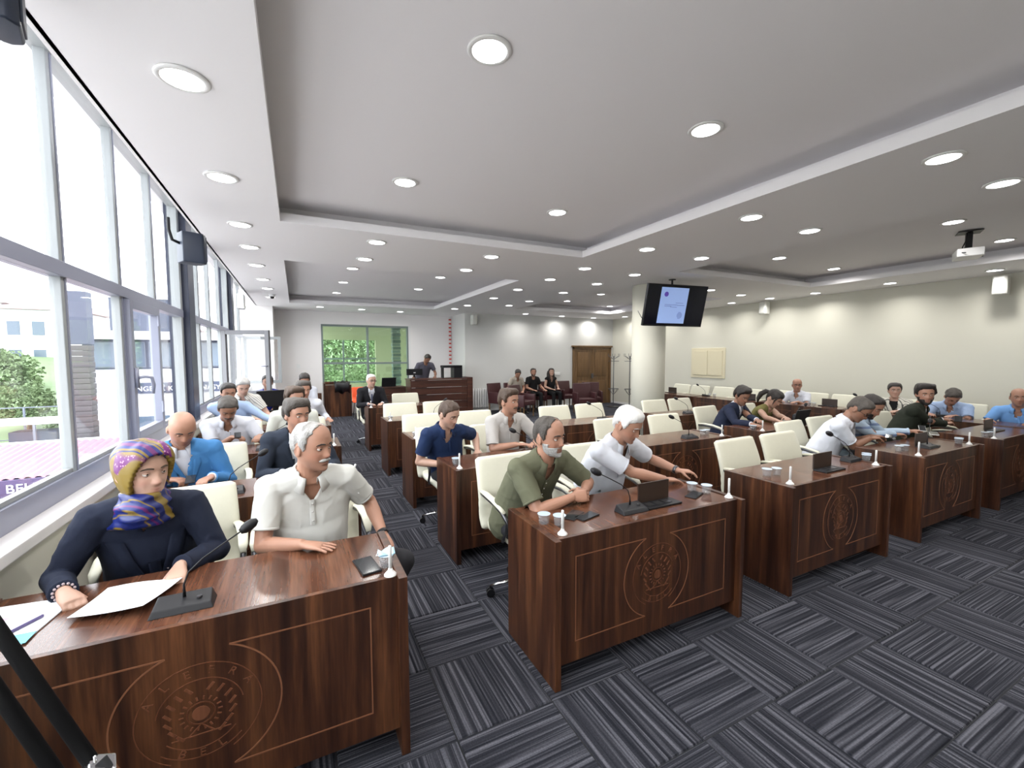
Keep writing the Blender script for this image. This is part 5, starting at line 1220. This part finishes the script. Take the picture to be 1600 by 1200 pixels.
    for s in (-1, 1):
        j, e, w = J[s], E_[s], Wr[s]
        T.tube([nb-sd*.002+trt*s*.03, nb.lerp(j, .5)+sd*.006, j], [.050, .056, so_+.004], 14)
        if sleeve != 'none': T.ell(j+trt*s*.004, (so_+.010, so_+.010, so_+.008), None, 16, 12)
        if sleeve == 'none': T.ell(j+trt*s*.005, (.056, .056, .05)); continue
        if long_:
            k = {'jacket': (.071, .064, .052, .049, .050, .040), 'shirt': (.068, .060, .049, .047, .047, .036), 'blouse': (.068, .062, .054, .053, .050, .040)}[top]
            T.tube([j.lerp(e, -.08), j.lerp(e, .4), j.lerp(e, .8), e, e.lerp(w, .4), e.lerp(w, .93)], k, 16); T.ell(e, (k[3],)*3)
            ends[s] = (e.lerp(w, .93), (w-e).normalized(), k[5])
        else:
            sl = sleeve or .62; T.tube([j.lerp(e, -.08), j.lerp(e, .3), j.lerp(e, sl)], [.070, .068, .064], 18); ends[s] = (j.lerp(e, sl), (e-j).normalized(), .063)
    me = remesh(T, max(vox*1.3, .0065), 5, .5)
    fq = 9
    NV = [(v.co.copy(), v.normal.copy()) for v in me.vertices]; out_ = []
    for p, n_ in NV:
        k = noise.noise(H((p.x*fq, p.y*fq, p.z*fq*1.6)))+.6*noise.noise(H((p.x*22+p.z*9, p.y*22, p.z*16-p.x*12)))
        kk = 1-abs(noise.noise(H((p.x*7+p.z*5, p.y*7+3, p.z*10-p.x*6))))*2.2
        out_ += tuple(p+n_*(wrinkle*(k*.6+.35+max(0, kk-.55)*1.6)))
    me.vertices.foreach_set('co', out_); me.update()
    vdepth = {'polo': .075, 'shirt': .055, 'tee': .015, 'jacket': .27, 'blouse': .05}[top]
    if inner == 'vneck': vdepth = .12
    bm = bmesh.new(); bm.from_mesh(me); kill = []
    kx = .046 if top != 'jacket' else .058
    for s in (-1, 1):
        apex = S-sd*(vdepth+.02); ln = (trt*s*kx+sd*vdepth).normalized(); pn_ = ln.cross(tf).normalized()
        fs = [f for f in bm.faces if (f.calc_center_median()-S).dot(tf) > 0 and (f.calc_center_median()-S).dot(sd) > -vdepth-.06 and abs((f.calc_center_median()-S).dot(trt)) < .12]
        gm = list({v for f in fs for v in f.verts})+list({e for f in fs for e in f.edges})+fs
        bmesh.ops.bisect_plane(bm, geom=gm, dist=1e-5, plane_co=apex, plane_no=pn_)
        fs = [f for f in bm.faces if (f.calc_center_median()-S).dot(tf) > 0 and (f.calc_center_median()-S).dot(sd) > -.05 and abs((f.calc_center_median()-S).dot(trt)) < .12]
        gm = list({v for f in fs for v in f.verts})+list({e for f in fs for e in f.edges})+fs
        bmesh.ops.bisect_plane(bm, geom=gm, dist=1e-5, plane_co=S+trt*s*.056, plane_no=trt)
    for f in bm.faces:
        c = f.calc_center_median(); l = c-S; zz = l.dot(sd); xx = l.dot(trt); yy = l.dot(tf)
        if yy > 0 and zz > -vdepth-.02+.0 and abs(xx) < .056 and abs(xx) < (.046 if top != 'jacket' else .058)*(zz+vdepth+.02)/vdepth and zz < .2: kill.append(f)
        elif zz > .018 and math.hypot(xx, yy) < .066: kill.append(f)
    bmesh.ops.delete(bm, geom=kill, context='FACES'); thicken(bm, .0025); bm.to_mesh(me); bm.free()
    for p in me.polygons: p.use_smooth = True
    nmT = {'polo': 'polo_shirt', 'shirt': 'shirt', 'tee': 'tee_shirt', 'jacket': 'jacket', 'blouse': 'blouse'}[top]
    cm_ = child(nmT, me, M[tm])
    for s, (c, d, r) in ends.items():
        a = d.orthogonal().normalized()
        child('cuff', MB().tube([c-d*.012, c-d*.010, c+d*.002, c+d*.004], [r*.97, r+.004, r+.0045, r*.96], 20), M[tm if top != 'jacket' else tm], cm_)
        if top == 'jacket': child('shirt_cuff', MB().tube([c-d*.01, c+d*.012], [r-.006, r-.006], 16), M['white_shirt'], cm_)
    def collar(m, r0, hgt, drop, gap, par, flare=.022, th=.003):
        V = []; K = 25; rows = 5
        for i in range(K):
            a = gap+(2*PI-2*gap)*i/(K-1); ca, sa = math.cos(a), math.sin(a); fo = max(0, ca)
            c0 = nb+sd*.002; b0 = c0+trt*r0*sa+tf*(r0*1.02*ca+.004)-sd*(.026*fo)
            for rr_, zz in ((-.002, -.01), (.001, hgt), (.005, hgt+.004), (flare*.55, hgt*.45), (flare+.012*fo, -drop-.022*fo)):
                V.append(b0+(trt*sa+tf*ca)*rr_+sd*zz)
        mb = MB(); F = [(i*rows+k, (i+1)*rows+k, (i+1)*rows+k+1, i*rows+k+1) for i in range(K-1) for k in range(rows-1)]; mb.add(V, F)
        me_ = mb.mesh('collar', m, True, base); b_ = bmesh.new(); b_.from_mesh(me_); thicken(b_, th); b_.to_mesh(me_); b_.free()
        for p in me_.polygons: p.use_smooth = True
        return obj('collar', me_, par)
    def chest_strip(x0, x1, t0, t1, off_, m, nm, par, n=8, th=.003, xf=None):
        V = []; F = []
        for i in range(n+1):
            t = t0+(t1-t0)*i/n
            a, b = (x0, x1) if xf is None else xf(i/n)
            for k in range(4):
                x = a+(b-a)*k/3
                for o2 in (0, th): V.append(onchest(x, t, off_+o2))
        R = 8
        for i in range(n):
            for k in range(3):
                a_ = i*R+k*2; F.append((a_+1, a_+3, a_+3+R, a_+1+R)); F.append((a_, a_+R, a_+2+R, a_+2))
            F.append((i*R, i*R+1, i*R+1+R, i*R+R)); F.append((i*R+6, i*R+6+R, i*R+7+R, i*R+7))
        return child(nm, MB().add(V, F), m, par)
    if top in ('polo', 'shirt'):
        collar(M[tm], .070, .034, .016, .40, cm_, .032, .004)
        b_ = .62 if top == 'polo' else .05
        pl = chest_strip(-.014, .014, b_, .86, off+.004, M[tm], 'placket', cm_, 14)
        if near:
            for t in ((.66, .74, .82) if top == 'polo' else (.3, .45, .6, .74, .84)): c = onchest(0, t, off+.0075); child('button', MB().tube([c, c+tf*.0025], .0045, 10), M['white'], pl)
    if top == 'blouse' and hair == 'scarf':
        for s in (-1, 1): chest_strip(0, 0, .38, .80, off+.010, M[tm], 'lapel', cm_, 10, .004, xf=lambda u, s=s: (s*(.012+.07*u), s*(.05+.12*u*(1-.2*u))))
        chest_strip(0, 0, .28, .62, off+.012, M[tm], 'front_fold', cm_, 8, .006, xf=lambda u: (-.012, .030))
    if top == 'jacket':
        ins = MB(); ins.loft([tring(t, .006) for t in (.2, .35, .5, .65, .78, .88, .94, .99)]+[tring(1.03, .004)])
        im = remesh(ins, max(vox*1.4, .008), 3); b_ = bmesh.new(); b_.from_mesh(im); kl = [f for f in b_.faces if (lambda l: l.dot(sd) > .02 and math.hypot(l.dot(trt), l.dot(tf)) < .07)(f.calc_center_median()-S)]
        if inner != 'crew': bmesh.ops.delete(b_, geom=kl, context='FACES')
        b_.to_mesh(im); b_.free()
        io = child('inner_shirt', im, M[inner if inner in M else 'white_shirt'])
        if inner in (None, 'white_shirt', 'grey_shirt'): collar(M[inner or 'white_shirt'], .068, .034, .012, .36, io, .026, .003)
        if lapel_ok(inner):
            for s in (-1, 1):
                tb = 1-.27/max(.3, SL)
                chest_strip(0, 0, tb+.02, .90, off+.003, M[tm], 'lapel', cm_, 10, .004, xf=lambda u, s=s: (s*(.006+.052*u), s*(.016+.105*u-.02*max(0, u-.8)*5)))
            collar(M[tm], .072, .010, .012, .95, cm_, .02)
        if tie: chest_strip(0, 0, .36, .90, .013, M[tie], 'tie', root, 12, .004, xf=lambda u: (-.034+.020*u, .034-.020*u))
    # trousers, shoes
    if legs:
        Tr = MB(); Tr.loft([tring(t, .004, 20) for t in (-.2, -.1, 0, .06)])
        for s in (-1, 1):
            hj = P+br*s*.085; Tr.tube([hj, hj.lerp(K_[s], .5), K_[s]], [.094, .084, .068], 14); Tr.ell(K_[s], (.068, .068, .066)); Tr.tube([K_[s], K_[s].lerp(A_[s], .5), A_[s]+up*.02], [.066, .060, .056], 14)
        me = remesh(Tr, max(vox*1.5, .011), 5)
        NV = [(v.co.copy(), v.normal.copy()) for v in me.vertices]; me.vertices.foreach_set('co', [c_ for p_, n_ in NV for c_ in (p_+n_*.003*noise.noise(p_*14))]); me.update()
        child('trousers', me, M[trous])
        for s in (-1, 1):
            a = A_[s]; c = H((a.x, a.y, 0)); rg = []
            for u, w_k, h_k in ((-.075, .028, .05), (-.06, .036, .085), (.0, .037, .095), (.06, .042, .065), (.13, .044, .05), (.175, .034, .04), (.195, .014, .028)):
                rg.append([c+bf*u+br*w_k*x+up*(h_k*z+.002) for x, z in ((-1, 0), (1, 0), (1.05, .4), (.6, 1), (-.6, 1), (-1.05, .4))])
            child('shoe', MB().loft(rg), M['shoe'])
    return dict(root=root, W=Wr, E=E_, base=base, child=child, hw=hw, bf=bf, br=br, S=S, nb=nb, onchest=onchest, J=J)
pitch_lid = 0
def lapel_ok(i): return i != 'crew'
def band(pr, s, nm, m, r=.031, w=.012, back=.02, beads=0):
    e, w_ = pr['E'][s], pr['W'][s]; d = (w_-e).normalized(); c = w_-d*back
    if beads:
        a = d.orthogonal().normalized(); b = d.cross(a); mb = MB()
        for row in range(3):
            for k in range(beads): t = 2*PI*k/beads+row*.2; mb.ell(c+d*(row-1)*.010+(a*math.cos(t)+b*math.sin(t))*r, (.0055,)*3, None, 8, 6)
        return pr['child'](nm, mb, m)
    return pr['child'](nm, MB().tube([c-d*w, c-d*w*.9, c+d*w*.9, c+d*w], [r*.97, r+.001, r+.001, r*.97], 20), m)
def D(a): return math.radians(a)
M['gold'] = mat('gold_metal', (.75, .52, .20), .25, 1); M['pearl'] = mat('pearl_beads', (.42, .34, .36), .3)
TBL = .79
# 1 scarfed woman
p = person('woman', (-.625, 2.43, 1.235), D(42), D(4), 0, D(12), hip=(-.66, 2.72), LH=(-.835, 2.225, TBL+.034), RH=(-.485, 2.285, TBL+.034), lhd=(.45, -.6, -.12), rhd=(.0, -.9, -.25), lcurl=1.05, rcurl=.75, top='blouse', tm='navy_blouse', skin='skinlight', hair='scarf', woman=True, sw=.185, vox=.0046, belly=.05, thick=1.2,
           elb=(-.62, .25, -.9), relb=(.62, .3, -.9), brow='hair_brown', label='woman in colourful patterned headscarf and dark navy blouse holding a paper', wrinkle=.005)
band(p, -1, 'bracelet', M['pearl'], .031, beads=14); band(p, 1, 'wristwatch', M['gold'], .030, .006)
p['child']('button', MB().tube([p['onchest'](.05, .5, .02), p['onchest'](.05, .5, .024)], .006, 10), M['pearl'])
# 2 moustached man
p = person('man', (.062, 2.50, 1.262), D(44), D(3), 0, D(8), hip=(.02, 2.76), LH=(.0, 2.29, TBL+.032), RH=(.42, 2.52, .70), lhd=(.95, -.50, -.10), rhd=(.1, -.8, -.5), lcurl=.12, rcurl=.6, top='polo', tm='white_polo', skin='skin', hair='receding', hm='hair_grey', vox=.0046, belly=.095, thick=1.22, sw=.205,
           mous='hair_grey', brow='hair_dark', elb=(-1, .7, -.75), relb=(.7, .5, -1), label='grey-haired man with white moustache and white polo, hand flat on desk', kr=.34, legfwd=.34, wrinkle=.0035, sleeve=.72)
band(p, 1, 'wristwatch', M['black'], .031, .012)
# 3 bald man in blue jacket
person('man', (-.775, 3.93, 1.205), D(22), D(30), 0, D(8), hip=(-.74, 4.20), LH=(-.86, 3.90, TBL+.05), RH=(-.60, 3.84, TBL+.05), top='jacket', tm='blue_jacket', inner='white_shirt', hair='none', vox=.0065, thick=1.12, sw=.20, label='bald man in light blue jacket and white shirt looking down', lcurl=.9, rcurl=.9)
phone(-.72, 3.82, TBL+.05, .1, 'phone held by the bald man in blue jacket', (.25, 0), s=.8)
# 4 dark suit
person('man', (-.01, 3.98, 1.255), D(30), D(4), 0, D(5), hip=(-.06, 4.22), LH=(-.12, 3.78, TBL+.035), RH=(.22, 3.80, TBL+.035), top='jacket', tm='dark_suit', inner='white_shirt', hair='thick', hm='hair_pepper', vox=.0065, thick=1.1, sw=.20, label='man in dark grey suit with greying swept hair, behind the moustached man', beard=None)
# 5 white shirt with phone
person('man', (-.665, 5.40, 1.19), D(14), D(38), 0, D(4), hip=(-.66, 5.72), LH=(-.62, 5.28, .90), RH=(-.38, 5.30, .89), top='polo', tm='white_shirt', hair='short', hm='hair_pepper', skin='skintan', mous='hair_dark', vox=.008, belly=.06, thick=1.2, sw=.205, lcurl=.9, rcurl=.8, label='heavy man in white shirt with moustache looking at the phone he holds')
phone(-.57, 5.24, .92, .1, 'dark phone in the hand of the man in white shirt, third row', (.3, 0), s=.8)
# 6..11
person('man', (-.03, 5.48, 1.262), D(28), D(5), 0, 0, hip=(-.06, 5.72), top='shirt', tm='pale_shirt', hair='thick', hm='hair_brown', vox=.010, thick=1.1, sw=.2, label='brown-haired man in pale shirt, third row by the aisle')
person('man', (-.83, 6.85, 1.258), D(18), D(14), 0, 0, hip=(-.72, 7.12), LH=(-.6, 6.75, .82), RH=(-.2, 6.7, .82), top='shirt', tm='pale_blue_shirt', hair='short', hm='hair_dark', vox=.010, thick=1.15, sw=.205, label='black-haired man in pale blue shirt, fourth row by the windows')
person('man', (-.72, 7.45, 1.295), D(15), D(28), 0, 0, hip=(-.66, 7.75), LH=(-.6, 7.3, .83), RH=(-.35, 7.3, .83), top='polo', tm='patterned_shirt', hair='short', hm='hair_grey', skin='skinlight', vox=.011, label='grey-haired man in patterned pale shirt, behind the black-haired man', legs=False)
person('man', (.08, 7.0, 1.245), D(20), D(5), 0, 0, hip=(.06, 7.22), LH=(-.1, 6.8, .83), RH=(.40, 6.98, .80), top='shirt', tm='white_shirt', hair='thick', hm='hair_pepper', vox=.010, thick=1.1, sw=.205, label='grey-haired man in white shirt, fourth row beside the aisle')
person('man', (-.48, 8.95, 1.27), D(5), D(5), 0, 0, hip=(-.62, 9.05), top='tee', tm='royal_tee', hair='short', skin='skintan', vox=.012, label='man in royal blue shirt seated in the last row by the windows')
person('man', (.12, 8.85, 1.30), D(10), D(30), 0, 0, hip=(.12, 9.02), top='shirt', tm='white_shirt', hair='short', vox=.012, label='dark-haired man in white shirt, last row beside the aisle')
# 12 navy polo
person('man', (1.285, 3.93, 1.185), D(30), D(22), D(6), D(6), hip=(1.35, 4.22), LH=(1.20, 3.88, .72), RH=(1.60, 4.0, .78), top='polo', tm='navy_polo', skin='skinlight', hair='short', hm='hair_brown', hs=.6, vox=.006, thick=1.0, sw=.19, lcurl=.6, rcurl=.7, label='fair-haired man in navy blue polo looking down and smiling', elb=(-.5, .4, -1), relb=(.9, .4, -.6), sleeve=.7)
# 13 pale grey shirt
person('man', (1.985, 4.05, 1.26), D(26), 0, 0, D(4), hip=(2.0, 4.26), LH=(1.98, 3.86, .84), RH=(2.2, 3.88, .84), top='polo', tm='grey_shirt', skin='skin', hair='thick', hm='hair_brown', mous='hair_brown', vox=.006, sw=.195, label='man in pale grey short-sleeved shirt with brown hair and moustache', elb=(-.9, .3, -.6), relb=(.9, .3, -.6), sleeve=.85)
# 14 olive polo
p = person('man', (1.45, 2.37, 1.218), D(20), D(4), D(3), D(10), hip=(1.38, 2.74), LH=(1.545, 2.235, TBL+.052), RH=(1.665, 2.285, TBL+.052), lhd=(.95, -.25, .05), rhd=(-.75, -.55, .10), lpn=(.2, .9, -.4), rpn=(.3, .8, -.5), lcurl=1.0, rcurl=1.0, top='polo', tm='olive_polo', skin='skin', hair='receding', hm='hair_pepper', vox=.0046, thick=1.15, belly=.04, sw=.205,
           beard=('hair_grey', .0014), brow='hair_dark', elb=(-1, -.10, -.6), relb=(.9, .3, -.5), label='man in olive green polo with grey stubble, hands clasped on the desk', sleeve=.80)
# 15 white-haired man
p = person('man', (2.165, 2.44, 1.232), D(22), D(26), D(4), D(14), hip=(2.10, 2.80), LH=(2.40, 2.28, TBL+.035), RH=(2.62, 2.38, TBL+.055), lhd=(.95, -.1, -.1), rhd=(.85, -.55, -.05), lcurl=.3, rcurl=.5, top='polo', tm='white_shirt', skin='skin', hair='thick', hm='hair_white', hs=.55, vox=.0048, thick=1.2, belly=.07, sw=.21,
           brow='hair_grey', elb=(-1, .2, -.6), relb=(.9, .6, -.5), label='heavy white-haired man in white polo reaching for a water cup', sleeve=.75)
band(p, 1, 'wristwatch', M['dkchrome'], .031, .012)
# 16 suit and tie
person('man', (1.285, 8.7, 1.265), D(15), D(4), 0, 0, hip=(1.32, 8.95), LH=(1.2, 8.52, .83), RH=(1.45, 8.52, .83), top='jacket', tm='black_suit', inner='white_shirt', tie='tie_grey', hair='short', hm='hair_white', hs=.5, skin='skinlight', vox=.010, thick=1.1, sw=.205, glasses=True, label='white-haired man in black suit, grey tie and glasses, far end of the aisle')
# 17 standing
person('man', (3.46, 12.56, 1.66), D(15), D(42), D(-6), D(-5), hip=(3.34, 12.86), LH=(3.02, 12.45, 1.13), RH=(3.66, 12.45, 1.13), top='tee', tm='grey_tee', hair='short', vox=.012, stand=True, thick=1.1, sw=.21, label='standing man in dark grey T-shirt leaning over the podium', skin='skintan')
# 18-20
person('man', (6.0, 11.65, 1.20), D(-10), D(35), 0, 0, hip=(6.05, 11.92), LH=(5.85, 11.6, .66), RH=(6.15, 11.6, .66), top='polo', tm='beige_shirt', hair='short', vox=.011, label='man in beige shirt looking down, seated by the grey wall')
person('man', (6.62, 11.8, 1.22), D(-20), D(0), 0, D(-5), hip=(6.68, 12.0), LH=(6.5, 11.6, .68), RH=(6.9, 11.6, .68), top='tee', tm='black_cloth', hair='short', beard=('hair_dark', .002), vox=.011, label='bearded man dressed in black, seated by the grey wall', trous='black_cloth')
person('woman', (7.28, 11.8, 1.21), D(-20), D(-8), 0, 0, hip=(7.35, 12.0), LH=(7.2, 11.65, .68), RH=(7.45, 11.65, .70), top='tee', tm='black_cloth', inner='vneck', sleeve='none', hair='long', woman=True, skin='skinlight', vox=.011, label='long-haired woman in sleeveless black dress, seated by the grey wall', trous='black_cloth')
# 21 navy suit
person('man', (5.70, 4.05, 1.155), D(-12), D(24), D(0), D(10), hip=(5.58, 4.30), LH=(5.36, 3.66, TBL+.035), RH=(5.55, 3.68, TBL+.05), top='jacket', tm='navy_suit', inner='white_shirt', hair='thick', hm='hair_dark', vox=.0075, thick=1.08, sw=.205, label='dark-haired man in navy suit and open white shirt, looking down', skin='skintan')
# 22 ponytail woman
person('woman', (6.30, 3.96, 1.10), D(5), D(38), 0, D(6), hip=(6.36, 4.28), LH=(5.90, 3.66, TBL+.045), RH=(6.08, 3.60, TBL+.045), top='tee', tm='olive_blouse', sleeve='none', hair='ponytail', hm='hair_dark', woman=True, skin='skinlight', vox=.0075, label='woman with black ponytail and olive sleeveless top typing on a laptop', elb=(-.8, .2, -1), relb=(.8, .2, -1))
# 23 bald glasses
person('man', (9.02, 5.22, 1.135), D(-52), D(2), 0, D(-75), hip=(9.20, 5.20), LH=(8.72, 5.35, TBL+.035), RH=(8.72, 5.02, TBL+.035), top='polo', tm='white_shirt', hair='fringe', hm='hair_grey', glasses=True, vox=.009, label='bald man in dark glasses and white shirt by the right wall', skin='skin')
# 24 white polo bent
person('man', (5.30, 2.42, 1.165), D(10), D(40), 0, D(14), hip=(5.16, 2.78), LH=(5.50, 2.40, TBL+.05), RH=(5.60, 2.42, TBL+.06), top='polo', tm='white_shirt', hair='short', hm='hair_pepper', glasses=True, skin='skintan', vox=.0068, thick=1.15, belly=.05, sw=.205, lcurl=.8, rcurl=.8, lhd=(.95, -.3, 0), rhd=(.9, -.4, 0), label='man in white polo and glasses bent over a phone, front row', elb=(-.9, .1, -.7), sleeve=.75)
phone(5.72, 2.33, TBL+.06, -1.2, 'dark phone held by the man in white polo bent forward', (.15, 0), s=.8)
# 25 striped
person('man', (5.72, 2.50, 1.165), D(0), D(32), D(-5), D(12), hip=(5.92, 2.82), LH=(6.02, 2.40, TBL+.05), RH=(6.28, 2.36, TBL+.07), top='shirt', tm='striped_blue', hair='short', hm='hair_dark', beard=('hair_dark', .002), skin='skin', vox=.0075, thick=1.12, sw=.20, lcurl=.8, rcurl=.8, lhd=(.9, -.4, 0), rhd=(.9, -.4, .1), label='dark-haired man in blue and grey striped shirt holding two phones')
phone(6.40, 2.30, TBL+.10, -1.1, 'white phone held upright by the man in striped shirt', (.4, 0), 'w', s=.8); phone(6.46, 2.22, TBL+.05, -1.1, 'second white phone lying before the man in striped shirt', (.1, 0), 'w')
# 26 striped jacket woman
person('woman', (9.0, 3.62, 1.14), D(-58), D(0), 0, D(-80), hip=(9.18, 3.58), LH=(8.70, 3.75, TBL+.035), RH=(8.74, 3.45, TBL+.035), top='jacket', tm='striped_jacket', inner='black_cloth', hair='bob', hm='hair_dark', woman=True, skin='skinlight', vox=.009, label='dark-haired woman in cream striped jacket by the right wall')
# 27 bearded
person('man', (7.12, 2.55, 1.235), D(-52), D(2), 0, D(8), hip=(6.98, 2.80), LH=(7.42, 2.44, TBL+.06), RH=(7.55, 2.50, TBL+.10), top='jacket', tm='dark_green', inner='crew', hair='thick', hm='hair_dark', beard=('hair_dark', .007), skin='skin', vox=.007, thick=1.12, sw=.21, lcurl=.7, rcurl=.8, lhd=(.95, -.2, .1), rhd=(.9, -.2, 0), label='black-bearded man in dark green jacket turned to the camera', elb=(-.6, .2, -1))
phone(7.66, 2.40, TBL+.11, -1.3, 'dark phone held by the bearded man in green', (.4, 0))
# 28 bent
person('man', (8.88, 2.86, 1.10), D(-55), D(48), 0, D(-75), hip=(9.22, 2.92), LH=(8.66, 3.05, TBL+.045), RH=(8.66, 2.75, TBL+.045), top='polo', tm='pale_blue_shirt', hair='short', hm='hair_pepper', vox=.0085, sw=.2, label='grey-haired man bent forward in pale blue shirt by the right wall')
# 29 bright blue
person('man', (9.0, 2.22, 1.14), D(-70), D(2), 0, D(-80), hip=(9.20, 2.2), LH=(8.70, 2.42, TBL+.035), RH=(8.70, 2.0, TBL+.035), top='polo', tm='sky_shirt', hair='fringe', hm='hair_pepper', vox=.0085, thick=1.15, belly=.05, sw=.21, label='balding man in bright sky blue shirt at the right edge', skin='skin')
